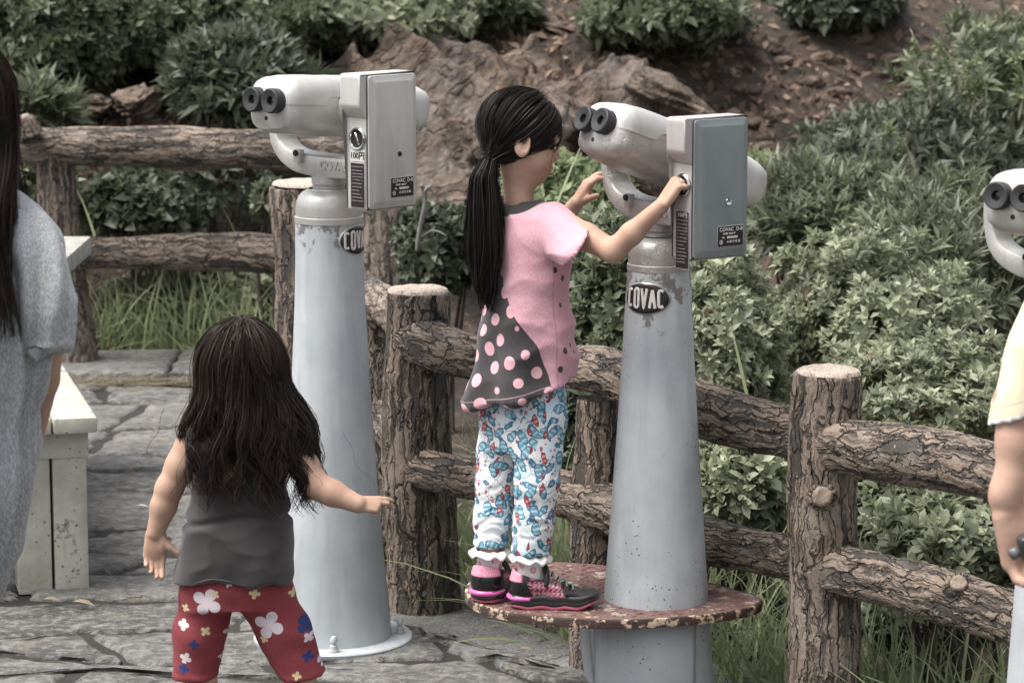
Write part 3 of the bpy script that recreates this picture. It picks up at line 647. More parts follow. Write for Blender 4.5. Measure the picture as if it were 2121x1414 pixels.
    while w > pz - .014*kids - ph/2 + .010:
        x_ = -.0185
        if row in (4,):
            segs = [(-.0185, -.010), (.010, .0185)] + [(-.008 + .004*k_, -.008 + .004*k_ + .003) for k_ in range(4)]
        else:
            segs = [(-.0192, -.0182)]; x_ = -.0165; lim = rg.uniform(.004, .018)
            while x_ < lim: d = rg.uniform(.0012, .0026); segs.append((x_, x_ + d)); x_ += d + .0007
        for s0, s1 in segs:
            hh = .0009 if not (row == 4 and s1 - s0 > .006) else .0003
            q4 = np.array([(s0, -hh), (s1, -hh), (s1, hh), (s0, hh)]); parts.append((np.stack([face(x1, w + y1) - a*.0016*sc for x1, y1 in q4]), [np.arange(4)[None]]))
        w -= rg.uniform(.0066, .0085); row += 1
    V, F, _ = merge(parts); F = [np.concatenate(F)]; addS('instruction_lines', V, F, DIMLET, ip, smooth=False)
    # maker's plate on the door
    dz = .092; dv = .022
    def dface(v_, w_): return at(u1 + .0131, dv + v_, dz + w_)
    V, F = plate_solid(rrect(.074*sc, .046*sc, .0015*sc, 2), dface(0, 0), a, z, r, .0008*sc); addS('plate_rim', V, F, PLATEALU, door)
    V, F = plate_solid(rrect(.0715*sc, .0435*sc, .0015*sc, 2), dface(0, 0), a, z, r, .0012*sc); mp = addS('maker_plate', V, F, PLATEBLK, door)
    lt = []
    for s_, size, v_, w_ in (('COVAC  D-8', .0115, .001, .0145), ('15×80  Field 4°', .0058, -.004, .0055), ('No.', .0055, -.020, -.0025), ('小 林 製 作 所', .0062, .008, -.0125)):
        tx, tf_ = text_mesh(s_, size*sc, .0002*sc, bold=.0002*sc); lt.append((place(tx, dface(v_, w_) + r*.0014*sc, a, z, r), tf_))
    q = np.array([(-.010, -.005), (.020, -.005), (.020, 0), (-.010, 0)]); lt.append((np.stack([dface(x1, y1) + r*.0014*sc for x1, y1 in q]), [np.arange(4)[None]]))
    V, F = lathe([(.0035, 0), (.0050, 0)], 24); lt.append((place(V*sc, dface(-.0265, -.0125) + r*.0015*sc, a, z, r), [F]))
    for ang_ in (0, 60, 120):
        q = np.array([(-.004, -.0005), (.004, -.0005), (.004, .0005), (-.004, .0005)]); ca, sa = math.cos(R(ang_)), math.sin(R(ang_))
        lt.append((np.stack([dface(-.0265 + x1*ca - y1*sa, -.0125 + x1*sa + y1*ca) + r*.0015*sc for x1, y1 in q]), [np.arange(4)[None]]))
    V, F, _ = merge(lt); addS('maker_lettering', V, F, LETTER, mp, smooth=False)
    # oval badge wrapped on the pole
    def wrap(V, az, zc, off):
        rr_ = np.interp(zc + V[:, 1], [p[1] for p in prof], [p[0] for p in prof]) + off + V[:, 2]; th = az - V[:, 0]/rr_.mean()*-1
        return b + np.stack([rr_*np.cos(th), rr_*np.sin(th), zc + V[:, 1]], 1)
    return root, pole, wrap, at
def unit_rows(a): return a/(np.linalg.norm(a, axis=1)[:, None] + 1e-9)
def badge(pole, wrap, az, zc, w, h, rimm=LETTER):
    t = np.linspace(0, 2*np.pi, 48, endpoint=False)
    for f, off, nm, m in ((1.0, .0012, 'badge_rim', PLATEALU), (.94, .0020, 'badge_field', PLATEBLK)):
        rings = [np.c_[np.cos(t)*w/2*f*k, np.sin(t)*h/2*f*(k if k == 1 else k), np.zeros(48)] for k in (1, .8, .6, .4, .2)]
        V = np.concatenate([np.c_[rings[0][:, :2], np.full(48, -.003)]] + rings); i = np.arange(48); j = (i + 1) % 48
        F = [np.concatenate([np.stack([k*48 + i, k*48 + j, (k+1)*48 + j, (k+1)*48 + i], 1) for k in range(5)]), (240 + i)[None]]
        o = add(nm, wrap(V, az, zc, off), F, m, pole)
    # rounded condensed letters as thick strokes: C O V A C
    lw = w*.8/5; lh = h*.62; st = lw*.17; parts = []
    def arc(cx, cy, rx, ry, a0, a1, n=14): tt = np.radians(np.linspace(a0, a1, n)); return np.c_[cx + rx*np.cos(tt), cy + ry*np.sin(tt)]
    def strokes(ch):
        rx = lw*.27; ry = rx; top = lh/2 - ry
        if ch == 'C': return [np.concatenate([arc(0, top, rx, ry, 20, 180), arc(0, -top, rx, ry, 180, 340)])]
        if ch == 'O': return [np.concatenate([arc(0, top, rx, ry, 0, 180), arc(0, -top, rx, ry, 180, 360), [[rx, top]]])]
        if ch == 'V': return [np.array([(-rx*1.2, lh/2), (0, -lh/2), (rx*1.2, lh/2)])]
        return [np.array([(-rx*1.2, -lh/2), (0, lh/2), (rx*1.2, -lh/2)]), np.array([(-rx*.7, -lh*.12), (rx*.7, -lh*.12)])]
    for k, ch in enumerate('COVAC'):
        cx = (k - 2)*lw; hs_ = [.84, .95, 1.0, .95, .84][k]
        for s_ in strokes(ch):
            q = s_*np.array([1, hs_]) + np.array([cx, 0]); d = np.concatenate([[0], np.cumsum(np.hypot(*np.diff(q, axis=0).T))]); tt = np.linspace(0, d[-1], max(4, int(d[-1]/.003))); q = np.c_[np.interp(tt, d, q[:, 0]), np.interp(tt, d, q[:, 1])]
            V, F, _ = tube(np.c_[q, np.zeros(len(q))], st, 8); V[:, 2] = np.clip(V[:, 2], -st, .0012); parts.append((V, F))
    V, F, _ = merge(parts); addS('badge_lettering', wrap(V, az, zc, .0022), F, LETTER, pole)
prof1 = [(.140, .0), (.138, .02), (.131, .10), (.120, .22), (.1135, .30), (.106, .40), (.098, .52), (.0915, .62), (.0865, .72), (.0825, .80), (.0795, .90), (.0785, 1.0)]
b1 = v3(-.4235, 6.67, 0)
bino1, pole1, wrap1, at1 = binocular(b1, R(43), R(4), 1.0, 1.0, prof1, (POLE1, SILVER, BOXPAINT, BOXPAINT, SILVER), 'pale silver coin binoculars on a grey pole behind the small girl')
badge(pole1, wrap1, R(-30), .960, .115, .068)
prof2 = [(.132, .0), (.1275, .06), (.122, .115), (.1075, .324), (.096, .48), (.0855, .634), (.0765, .78), (.070, .90), (.0645, .99)]
b2 = v3(.304, 5.95, 0)
bino2, pole2, wrap2, at2 = binocular(b2, R(54), R(20), .93, .985, prof2, (POLE2, SILVER_WORN, BOXPINK, PANELTEAL, SILVER), 'worn coin binoculars with a teal box door above the rusty foot step', kids=True)
badge(pole2, wrap2, R(-118), .930, .112, .066)
b3 = v3(.975, 5.08, 0)
bino3, pole3, wrap3, at3 = binocular(b3, R(40), R(6), .86, .987, [(p*.74, z*.997) for p, z in prof2], (POLE1, SILVER, BOXPAINT, BOXPAINT, SILVER), 'coin binoculars cut off by the right edge of the picture, above the man')
# rusty foot step of the second binoculars
def step_part():
    zt = .285; pp = [(965, 1213), (972, 1238), (1010, 1257), (1080, 1271), (1190, 1281), (1300, 1283), (1400, 1278), (1490, 1269), (1555, 1257), (1578, 1245), (1570, 1234), (1520, 1218), (1440, 1198), (1350, 1182), (1260, 1170), (1150, 1161), (1060, 1163), (995, 1182)]
    q = np.array([Gd(x, y_, zt)[:2] for x, y_ in pp]); n = len(q); t = np.arange(n + 1); qq = np.concatenate([q, q[:1]]); tt = np.linspace(0, n, 96, endpoint=False)
    k = tt.astype(int); f = (tt - k)[:, None]; p0, p1_, p2_, p3_ = (q[(k + d) % n] for d in (-1, 0, 1, 2))
    o = .5*(2*p1_ + (p2_ - p0)*f + (2*p0 - 5*p1_ + 4*p2_ - p3_)*f**2 + (-p0 + 3*p1_ - 3*p2_ + p3_)*f**3); c = o.mean(0)
    def lay(s_, z_): return np.c_[c + (o - c)*s_, np.full(len(o), z_)]
    V, F = loft([lay(.985, zt - .0005), lay(.6, zt - .0003), lay(.2, zt - .0003)], cap=False); F += [(2*96 + np.arange(96))[None]]
    stp = addS('foot_step', V, F, RUSTPLATE, bino2)
    V, F = loft([lay(.97, zt - .021), lay(1.0, zt - .019), lay(1.002, zt - .004), lay(.996, zt - .001), lay(.983, zt + .0004)]); addS('step_rim', V, F[:2], RUSTEDGE, stp)
    # tread bars
    bars = []; ex = unit(v3(1, -.08, 0)); ey = v3(-ex[1], ex[0], 0)
    from_c = v3(c[0], c[1], zt)
    for i in range(-16, 17):
        for j in range(-12, 13):
            p = from_c + ex*(i*.021 + .0105*(j % 2)) + ey*(j*.022)
            d = np.hypot(*(o - p[:2]).T).min(); ang = np.arctan2(*(p[:2] - c)[::-1]); ro = np.interp(ang, *(lambda A: (A[0][np.argsort(A[0])], A[1][np.argsort(A[0])]))((np.arctan2((o - c)[:, 1], (o - c)[:, 0]), np.hypot(*(o - c).T))), period=2*np.pi)
            if np.hypot(*(p[:2] - c)) > ro - .018 or np.hypot(*(p - b2)[:2]) < .115: continue
            dr = unit(ex + ey*(.9 if (i + j) % 2 else -.9)); w_ = np.cross(zz, dr)
            qv = np.array([p - dr*.008, p + w_*.0022, p + dr*.008, p - w_*.0022]); bars.append((np.concatenate([qv, [p + zz*.0016 - dr*.004, p + zz*.0016 + dr*.004]]), [np.array([[0, 3, 4], [3, 5, 4], [3, 2, 5], [2, 1, 5], [1, 4, 5], [1, 0, 4]])]))
    V, F, _ = merge(bars); tr_ = addS('tread', V, [np.concatenate(F)], RUSTPLATE, stp, smooth=False); tr_['kind'] = 'stuff'
    # props under it: a bent plate in front and two tubes at the left
    th = np.linspace(R(-178), R(-40), 20); pr_ = []
    Vv = np.concatenate([np.stack([b2[0] - .012 + .118*np.cos(th)*k, b2[1] - .035 + .10*np.sin(th)*k, np.full(20, z_)], 1) for z_, k in ((0, 1.0), (.13, 1.0), (.264, 1.0))])
    i = np.arange(19); F = np.concatenate([np.stack([m*20 + i, m*20 + i + 1, (m+1)*20 + i + 1, (m+1)*20 + i], 1) for m in range(2)])
    sup = addS('support_plate', Vv, [F], POLE2, bino2); md = sup.modifiers.new('solid', 'SOLIDIFY'); md.thickness = .006
    for x0, x1 in ((1212, 1238), (1228, 1252)):
        pts = [P(x0, 1285, 5.93), P(x0 + 4, 1330, 5.93), P(x0 + 12, 1390, 5.93), P(x1 + 4, 1440, 5.93)]; e_ = pts[-1].copy(); e_[2] = 0; pts.append(e_); pts[0][2] = .266
        V, F, _ = tube(np.array(pts), .0135, 16, sub=5); addS('strut', V, F, POLE2, bino2)
    V, F = lathe([(0, 0), (.165, 0), (.168, .004), (.168, .012), (.16, .014), (.1, .014)], 64); addS('base_plate', V + b2, [F], POLE2, bino2)
step_part()
# ---------------------------------------------------------------- smooth-union bodies
class Field:
    def __init__(s, lo, hi, h):
        s.lo = np.asarray(lo, float); s.h = h; s.n = np.ceil((np.asarray(hi) - s.lo)/h).astype(int) + 1
        s.f = np.full(s.n, 1., np.float32); s.ax = [(s.lo[i] + h*np.arange(s.n[i])).astype(np.float32) for i in range(3)]
    def win(s, lo, hi, pad):
        a = np.clip(np.floor((np.asarray(lo) - pad - s.lo)/s.h).astype(int), 0, s.n); b = np.clip(np.ceil((np.asarray(hi) + pad - s.lo)/s.h).astype(int) + 1, 0, s.n)
        sl = tuple(slice(a[i], b[i]) for i in range(3)); g = [s.ax[i][sl[i]].reshape([-1 if j == i else 1 for j in range(3)]) for i in range(3)]
        return sl, g, min(b - a) > 0
    def comb(s, sl, d, k, op):
        f = s.f[sl]
        if op == 'u':
            if k > 0: h = np.clip(.5 + .5*(d - f)/k, 0, 1); s.f[sl] = d + (f - d)*(1 - h)*1. - 0 if False else (d*(1 - h) + f*h - k*h*(1 - h))
            else: s.f[sl] = np.minimum(f, d)
        else:
            h = np.clip(.5 - .5*(f + d)/max(k, 1e-5), 0, 1); s.f[sl] = f*(1 - h) - d*h + k*h*(1 - h)
    def cap(s, a, b, ra, rb=None, k=.01, op='u'):
        a = np.asarray(a, float); b = np.asarray(b, float); rb = ra if rb is None else rb; m = max(ra, rb)
        sl, (x, y, z), ok = s.win(np.minimum(a, b) - m, np.maximum(a, b) + m, k + 4*s.h)
        if not ok: return s
        d = b - a; L = d @ d + 1e-12; t = np.clip(((x - a[0])*d[0] + (y - a[1])*d[1] + (z - a[2])*d[2])/L, 0, 1).astype(np.float32)
        q = np.sqrt((x - a[0] - t*d[0])**2 + (y - a[1] - t*d[1])**2 + (z - a[2] - t*d[2])**2) - (ra + (rb - ra)*t)
        s.comb(sl, q.astype(np.float32), k, op); return s
    def chain(s, pts, rad, k=.01, op='u'):
        for i in range(len(pts) - 1): s.cap(pts[i], pts[i+1], rad[i], rad[i+1], k, op)
        return s
    def ell(s, c, rad, axes=None, k=.01, op='u'):
        c = np.asarray(c, float); rad = np.asarray(rad, float); m = rad.max(); A = np.eye(3) if axes is None else np.asarray(axes, float)
        sl, (x, y, z), ok = s.win(c - m, c + m, k + 4*s.h)
        if not ok: return s
        p = [(x - c[0])*A[i][0] + (y - c[1])*A[i][1] + (z - c[2])*A[i][2] for i in range(3)]
        k0 = np.sqrt(sum((p[i]/rad[i])**2 for i in range(3))); k1 = np.sqrt(sum((p[i]/rad[i]**2)**2 for i in range(3))) + 1e-9
        s.comb(sl, (k0*(k0 - 1)/k1).astype(np.float32), k, op); return s
    def loft(s, zs, cx, cy, w, d, yaw=0., k=.01, op='u', n=2.3):
        zs = np.asarray(zs, float); o = np.argsort(zs); zs = zs[o]; cx, cy, w, d = (np.broadcast_to(np.asarray(q, float), zs.shape)[o] for q in (cx, cy, w, d)); m = max(w.max(), d.max())
        sl, (x, y, z), ok = s.win((cx.min() - m, cy.min() - m, zs[0]), (cx.max() + m, cy.max() + m, zs[-1]), k + 4*s.h)
        if not ok: return s
        zf = z.ravel(); I = lambda q: np.interp(zf, zs, q).reshape(z.shape)
        ca, sa = math.cos(yaw), math.sin(yaw); X = x - I(cx); Y = y - I(cy); u = X*ca + Y*sa; v = -X*sa + Y*ca; W, D = I(w), I(d)
        k0 = (np.abs(u/W)**n + np.abs(v/D)**n)**(1/n); q = (k0 - 1)*np.minimum(W, D); q = np.maximum(q, np.maximum(z - zs[-1], zs[0] - z))
        s.comb(sl, q.astype(np.float32), k, op); return s
    def clip(s, fn):
        g = [s.ax[i].reshape([-1 if j == i else 1 for j in range(3)]) for i in range(3)]; s.f = np.maximum(s.f, fn(*g).astype(np.float32)); return s
    def mesh(s, smooth=1):
        F = s.f.copy(); F[0] = F[-1] = 1; F[:, 0] = F[:, -1] = 1; F[:, :, 0] = F[:, :, -1] = 1
        S_ = F < 0; c = np.zeros(np.array(F.shape) - 1, np.uint8); sh = [(i, j, k) for i in (0, 1) for j in (0, 1) for k in (0, 1)]; n = np.array(F.shape)
        cut = lambda A, o: A[o[0]:n[0] - 1 + o[0], o[1]:n[1] - 1 + o[1], o[2]:n[2] - 1 + o[2]]
        for o in sh: c += cut(S_, o)
        I = np.argwhere((c > 0) & (c < 8)); idx = np.full(c.shape, -1, np.int64); idx[tuple(I.T)] = np.arange(len(I))
        val = {o: F[tuple((I + o).T)] for o in sh}; acc = np.zeros((len(I), 3)); cnt = np.zeros(len(I))
        for o in sh:
            for ax in range(3):
                if o[ax] == 0:
                    o2 = tuple(o[i] + (i == ax) for i in range(3)); a, b = val[o], val[o2]; m = (a < 0) != (b < 0); t = a/(a - b + 1e-20)
                    p = np.array(o, float) + np.eye(3)[ax]*t[:, None]; acc[m] += p[m]; cnt[m] += 1
        V = s.lo + (I + acc/np.maximum(cnt, 1)[:, None])*s.h; Q = []
        for ax in range(3):
            b1, b2 = (ax + 1) % 3, (ax + 2) % 3; sl0 = [slice(None)]*3; sl1 = [slice(None)]*3; sl0[ax] = slice(0, -1); sl1[ax] = slice(1, None)
            A, B = S_[tuple(sl0)], S_[tuple(sl1)]; E_ = np.argwhere(A != B); E_ = E_[(E_[:, b1] > 0) & (E_[:, b2] > 0) & (E_[:, b1] < n[b1] - 1) & (E_[:, b2] < n[b2] - 1)]; flip = A[tuple(E_.T)]
            e1 = np.eye(3, dtype=int)[b1]; e2 = np.eye(3, dtype=int)[b2]; q = [idx[tuple((E_ - o).T)] for o in (e1 + e2, e2, 0*e1, e1)]; q = np.stack(q, 1); q[~flip] = q[~flip][:, ::-1]; Q.append(q)
        Q = np.concatenate(Q); Q = Q[(Q >= 0).all(1)]
        for _ in range(smooth): V = lap(V, Q, .5)
        return V, Q
def lap(V, Q, w=.5):
    a = np.concatenate([Q, Q]).ravel(); b = np.concatenate([np.roll(Q, -1, 1), np.roll(Q, 1, 1)]).ravel(); c = np.bincount(a, minlength=len(V)); M = np.stack([np.bincount(a, weights=V[b, i], minlength=len(V)) for i in range(3)], 1)/np.maximum(c, 1)[:, None]
    return V + (M - V)*w
def vnormals(V, Q):
    fn = np.cross(V[Q[:, 2]] - V[Q[:, 0]], V[Q[:, 3]] - V[Q[:, 1]]); N = np.zeros_like(V)
    for k in range(4):
        for i in range(3): N[:, i] += np.bincount(Q[:, k], weights=fn[:, i], minlength=len(V))
    return unit_rows(N)
def field_for(pts, pad, h):
    p = np.array(pts); return Field(p.min(0) - pad, p.max(0) + pad, h)
def rot(v, ax, ang):
    v = np.asarray(v, float); ax = unit(ax); return v*math.cos(ang) + np.cross(ax, v)*math.sin(ang) + ax*np.dot(ax, v)*(1 - math.cos(ang))
def hand(F, wr, d, nrm, thumb, L, curls, spread=.06, tcurl=(.3, .35), tout=.8, rad=1., klen=1.):
    """palm, four fingers (index..little) and a thumb; fingers bend towards nrm (palm side); thumb = thumb side"""
    d = unit(d); thumb = unit(thumb - d*np.dot(thumb, d)); nrm = unit(np.cross(d, thumb))*np.sign(np.dot(np.cross(d, thumb), nrm) or 1)
    offs = (.165, .055, -.055, -.155); kn = (.50, .53, .50, .45); ln = (.43, .47, .43, .34)
    for i in range(4):
        kp = wr + d*kn[i]*L + thumb*offs[i]*L; F.cap(wr + d*.06*L + thumb*offs[i]*.75*L, kp, .085*L*rad, .070*L*rad, .05*L)
    F.ell(wr + d*.28*L + nrm*.02*L, (.28*L, .20*L, .10*L), (d, thumb, nrm), .04*L); F.ell(wr + d*.20*L + thumb*.15*L + nrm*.06*L, (.19*L, .10*L, .09*L), (d, thumb, nrm), .05*L)
    for i in range(4):
        p = wr + d*kn[i]*L + thumb*offs[i]*L; dd = unit(d + thumb*spread*(1.5 - i)); r0 = (.062, .062, .060, .052)[i]*L*rad; axr = np.cross(dd, nrm)
        for j, fr in enumerate((.46, .30, .24)):
            dd = rot(dd, axr, curls[i][j]); e = p + dd*ln[i]*L*fr*klen; F.cap(p, e, r0*(1 - .08*j), r0*(.93 - .09*j), .008*L if j else .03*L); p = e
    p = wr + d*.12*L + thumb*.15*L + nrm*.05*L; dd = unit(d*.75 + thumb*tout + nrm*.25); r0 = .075*L*rad; ax = np.cross(dd, unit(d + nrm*.6))
    for j, fr in enumerate((.20, .17, .14)):
        e = p + dd*fr*L; F.cap(p, e, r0*(1 - .10*j), r0*(.92 - .12*j), .02*L); p = e; dd = rot(dd, ax, tcurl[min(j, 1)])
    return F
def head(F, c, f, u, Hh, ears=True):
    f = unit(f); u = unit(u - f*np.dot(u, f)); r = np.cross(f, u)
    T = lambda x, y, z: c + (r*x + f*y + u*z)*Hh; A = (r, f, u)
    F.ell(T(0, -.06, .12), np.array([.365, .445, .375])*Hh, A, .02); F.ell(T(0, .13, -.14), np.array([.285, .285, .33])*Hh, A, .05*Hh)
    F.ell(T(0, .20, -.36), np.array([.13, .15, .11])*Hh, A, .10*Hh); F.ell(T(0, .33, .10), np.array([.25, .09, .10])*Hh, A, .10*Hh)
    for s in (-1, 1):
        F.ell(T(s*.165, .21, -.16), np.array([.145, .15, .15])*Hh, A, .08*Hh); F.ell(T(s*.135, .395, .005), np.array([.075, .05, .04])*Hh, A, op='s', k=.03*Hh); F.ell(T(s*.135, .352, .0), np.array([.062, .05, .042])*Hh, A, .015*Hh)
        if ears:
            ea = unit(r*s + f*-.35); eb = unit(f*.9 + u*.15 + r*s*.3); eu = np.cross(ea, eb)*1.; F.ell(T(s*.385, -.045, -.03), np.array([.034, .10, .165])*Hh, (ea, eb - ea*np.dot(ea, eb), eu), .02*Hh); F.ell(T(s*.418, -.02, -.015), np.array([.024, .06, .105])*Hh, (ea, eb, eu), .01*Hh, 's'); F.cap(T(s*.36, -.01, -.13), T(s*.365, -.02, -.10), .028*Hh, .03*Hh, .02*Hh)
    F.cap(T(0, .385, .03), T(0, .435, -.095), .03*Hh, .048*Hh, .05*Hh)
    for s in (-1, 1): F.ell(T(s*.045, .415, -.12), np.array([.035, .04, .03])*Hh, A, .02*Hh)
    F.ell(T(0, .385, -.235), np.array([.095, .05, .026])*Hh, A, .02*Hh); F.ell(T(0, .375, -.285), np.array([.085, .05, .03])*Hh, A, .02*Hh)
    return F
# ---------------------------------------------------------------- hair strands
def strands(P_, r0, r1, name, mat, parent, seed=0):
    r0 *= .62
    """P_ (N,M,3) centre lines -> thin ribbons, one mesh"""
    N, M, _ = P_.shape; T = np.gradient(P_, axis=1); T /= np.linalg.norm(T, axis=2, keepdims=True) + 1e-12; rg = np.random.default_rng(seed)
    ref = rg.normal(size=(N, 1, 3)); u = np.cross(T, np.broadcast_to(ref, T.shape)); u /= np.linalg.norm(u, axis=2, keepdims=True) + 1e-12
    t = np.linspace(0, 1, M)[None, :, None]; rr = (r0 + (r1 - r0)*t**1.5)*rg.uniform(.7, 1.3, (N, 1, 1)); V = np.stack([P_ - rr*u, P_ + rr*u], 2).reshape(-1, 3)
    base = (np.arange(N)[:, None]*M + np.arange(M - 1)[None])[..., None]*2; F = (base + np.array([0, 1, 3, 2])).reshape(-1, 4)
    return add(name, V, [F], mat, parent, attrs={'rnd': np.repeat(rg.random(N), M*2)})
def m_hair(name, a, b, rough=.46):
    g = G(name); r = g.attr('rnd', 2); c = g.mix(r, a, b); return g.end(c, rough, Specular_IOR_Level=.16)
HAIR = m_hair('black_brown_hair', (.010, .0085, .008), (.028, .022, .019)); HAIR2 = m_hair('dark_brown_hair', (.014, .010, .009), (.042, .030, .025), .48); HAIRC = m_plain('hair_base', (.010, .0085, .008), .9, var=.4, nscale=90, Specular_IOR_Level=.05)
HAIR3 = m_hair('reddish_brown_hair', (.018, .011, .009), (.04, .026, .021), .5)
def m_skin(name, col):
    g = G(name); o = g.obj(); n1 = g.noise(o, 22., 3.); n2 = g.noise(o, 320., 3.); c = g.mix(g.ss(n1, .3, .7), tuple(x*y for x, y in zip(col, (.93, .88, .86))), tuple(min(1, x*1.05) for x in col))
    return g.end(c, .58, bump=g.m('ADD', n2, g.noise(o, 90., 3.)), bstr=.25, bdist=.0015, Subsurface_Weight=.12, Subsurface_Radius=(.012, .005, .003), Subsurface_Scale=.5, Specular_IOR_Level=.25)
SKIN = m_skin('child_skin', (.43, .283, .212)); SKIN2 = m_skin('adult_skin', (.43, .285, .22))
def m_cloth(name, col, var=.12, weave=900., heather=.0, hcol=None):
    g = G(name); o = g.obj(); n1 = g.noise(o, 10., 3.); n2 = g.noise(o, weave, 2., .7); c = g.mix(n1, tuple(x*(1 - var) for x in col), tuple(min(1, x*(1 + var)) for x in col))
    if heather: c = g.mix(g.m('MULTIPLY', g.ss(g.noise(g.sc(o, 1, 1, .35), 420., 2.), .42, .62), heather), c, hcol)
    return g.end(c, .85, bump=n2, bstr=.25, bdist=.001, Sheen_Weight=.25, Sheen_Roughness=.5)
def cloth_mesh(F, fold=None, smooth=2):
    V, Q = F.mesh(smooth)
    if fold is not None: V = V + vnormals(V, Q)*fold(V)[:, None]; V = lap(V, Q, .4)
    return V, Q
def ridged(p, seed=0): return 1 - np.abs(vnoise(p, seed))*2
# ---------------------------------------------------------------- girl at the worn binoculars
def swave(x): return np.sin(x)
def shoe(root, heel, d, L, label=None):
    """sneaker: heel = ground point under the heel, d = direction of the toe"""
    d = unit(d); s = np.cross(d, zz); h = np.asarray(heel, float)
    out = np.array([(0, .0), (.01, .030), (.05, .034), (.10, .033), (.14, .040), (.175, .036), (.188, .018), (.191, 0), (.186, -.022), (.165, -.036), (.13, -.037), (.09, -.031), (.05, -.033), (.012, -.028)])*L/.19
    t = np.arange(len(out) + 1); tt = np.linspace(0, len(out), 64, endpoint=False); n = len(out); k = tt.astype(int); f = (tt - k)[:, None]; p0, p1_, p2_, p3_ = (out[(k + q) % n] for q in (-1, 0, 1, 2))
    o = .5*(2*p1_ + (p2_ - p0)*f + (2*p0 - 5*p1_ + 4*p2_ - p3_)*f**2 + (-p0 + 3*p1_ - 3*p2_ + p3_)*f**3); c = o.mean(0)
    def lay(k_, z_, toe=0.): q = c + (o - c)*k_; zz_ = z_ + toe*smoothstep(.12, .2, q[:, 0])*.012 + toe*.002*np.sin(q[:, 0]*120); return np.stack([h + d*a + s*b + zz*z1 for (a, b), z1 in zip(q, zz_)])
    up_o = empty('shoe', h); up_o.parent = root; up_o.location = tuple(h - wbase(root))
    V, F = loft([lay(.96, .0, 1), lay(1.0, .002, 1), lay(1.0, .0065, 1), lay(.97, .0075, 1)]); add('outsole', V, F, PINKRUB, up_o)
    V, F = loft([lay(.985, .006, 1), lay(1.03, .009, 1), lay(1.03, .014, .9), lay(1.0, .0165, .9), lay(1.03, .019, .8), lay(1.025, .025, .6), lay(.97, .028, .5)]); add('midsole', V, F, BLACKRUB, up_o)
    T = lambda a, b, z_: h + (d*a + s*b)*L/.19 + zz*z_*L/.19
    V, F, _ = tube([T(.045, .0355, .0225), T(.012, .029, .0225), T(-.0035, 0, .0225), T(.012, -.029, .0225), T(.045, -.0350, .0225)], [.0035, .0055, .0056, .0055, .0035], 10, sub=6); add('heel_insert', V, F, HOTPINK, up_o)
    F_ = field_for([T(-.02, -.06, 0), T(.21, .06, .11), T(-.02, .06, 0)], .02, .0024); A = (d, s, zz)
    F_.ell(T(.135, 0, .026), np.array([.056, .036, .034])*L/.19, A, .01); F_.cap(T(.035, 0, .05), T(.120, 0, .036), .034, .030, .02); F_.cap(T(.03, 0, .035), T(.036, 0, .075), .032, .031, .012); F_.cap(T(.065, 0, .065), T(.085, 0, .072), .026, .02, .02)
    F_.cap(T(.038, 0, .075), T(.045, 0, .13), .0265, .028, .004, 's'); F_.clip(lambda x, y, z: (h[2] + .024) - z); F_.clip(lambda x, y, z: ((x - h[0])*d[0] + (y - h[1])*d[1])*.35 + z - h[2] - .086*L/.19 + 0*y)
    V, Q = F_.mesh(1); loc = (V - h) @ np.stack([d, s, zz], 1)/(L/.19); add('upper', V, [Q], SHOEMAT, up_o, attrs={'puv': loc})
    for k_ in range(4):
        a = .088 + .014*k_; V, F, _ = tube([T(a, -.020, .062 - .007*k_), T(a + .004, -.004, .074 - .0085*k_), T(a + .008, .018, .062 - .007*k_)], .0022, 6, sub=4); add('lace', V, F, LACE, up_o)
    V, F, _ = tube([T(.062, -.031, .050), T(.070, -.022, .074), T(.076, 0, .086), T(.08, .022, .072), T(.078, .030, .05)], .0065, 8, sub=4); V = V + 0; add('strap', V, F, PATENT, up_o)
    return up_o, T
def m_shoe():
    g = G('sneaker_upper'); p = g.attr('puv'); x = g.n('SeparateXYZ', p, out=0); y = g.n('SeparateXYZ', p, out=1); z = g.n('SeparateXYZ', p, out=2)
    heelp = g.m('MULTIPLY', g.ss(x, .030, .022), g.ss(z, .058, .062)); dots = g.ss(g.vor(g.sc(p, 1, 1, 1), 330., 'F1', rnd=.0), .35, .28)
    hp_ = g.mix(dots, (.62, .22, .33), (.75, .62, .64)); ang = g.m('ADD', x, g.m('MULTIPLY', z, .45))
    side = g.m('MULTIPLY', g.ss(ang, .062, .066), g.ss(ang, .136, .130)); side = g.m('MULTIPLY', side, g.ss(z, .064, .060)); w = g.m('SINE', g.m('MULTIPLY', g.m('ADD', x, g.m('MULTIPLY', z, -.6)), 620.))
    sv = g.m('SINE', g.m('MULTIPLY', z, 330.)); plaid = g.mix(g.ss(w, -.2, .1), (.50, .10, .19), g.mix(g.ss(sv, .0, .2), (.42, .33, .31), (.07, .05, .05)))
    ns = g.noise(p, 160., 2.); plaid = g.mix(g.ss(ns, .56, .6), plaid, (.03, .025, .025))
    c = g.mix(side, (.012, .012, .013), plaid); tng = g.m('MULTIPLY', g.ss(z, .064, .068), g.ss(x, .04, .05)); c = g.mix(tng, c, (.55, .13, .21)); c = g.mix(heelp, c, hp_)
    tw = g.m('MULTIPLY', g.ss(x, .158, .164), g.ss(z, .036, .041)); c = g.mix(tw, c, (.55, .2, .27))
    return g.end(c, .22, bump=ns, bstr=.1, bdist=.002)
SHOEMAT = m_shoe(); PINKRUB = m_plain('pink_rubber', (.50, .12, .20), .5); BLACKRUB = m_plain('black_sole', (.018, .018, .019), .45); HOTPINK = m_plain('glossy_pink', (.68, .14, .38), .18, bstr=.02); LACE = m_plain('grey_lace', (.12, .17, .17), .7); PATENT = m_plain('black_patent', (.012, .012, .013), .15, bstr=.02)
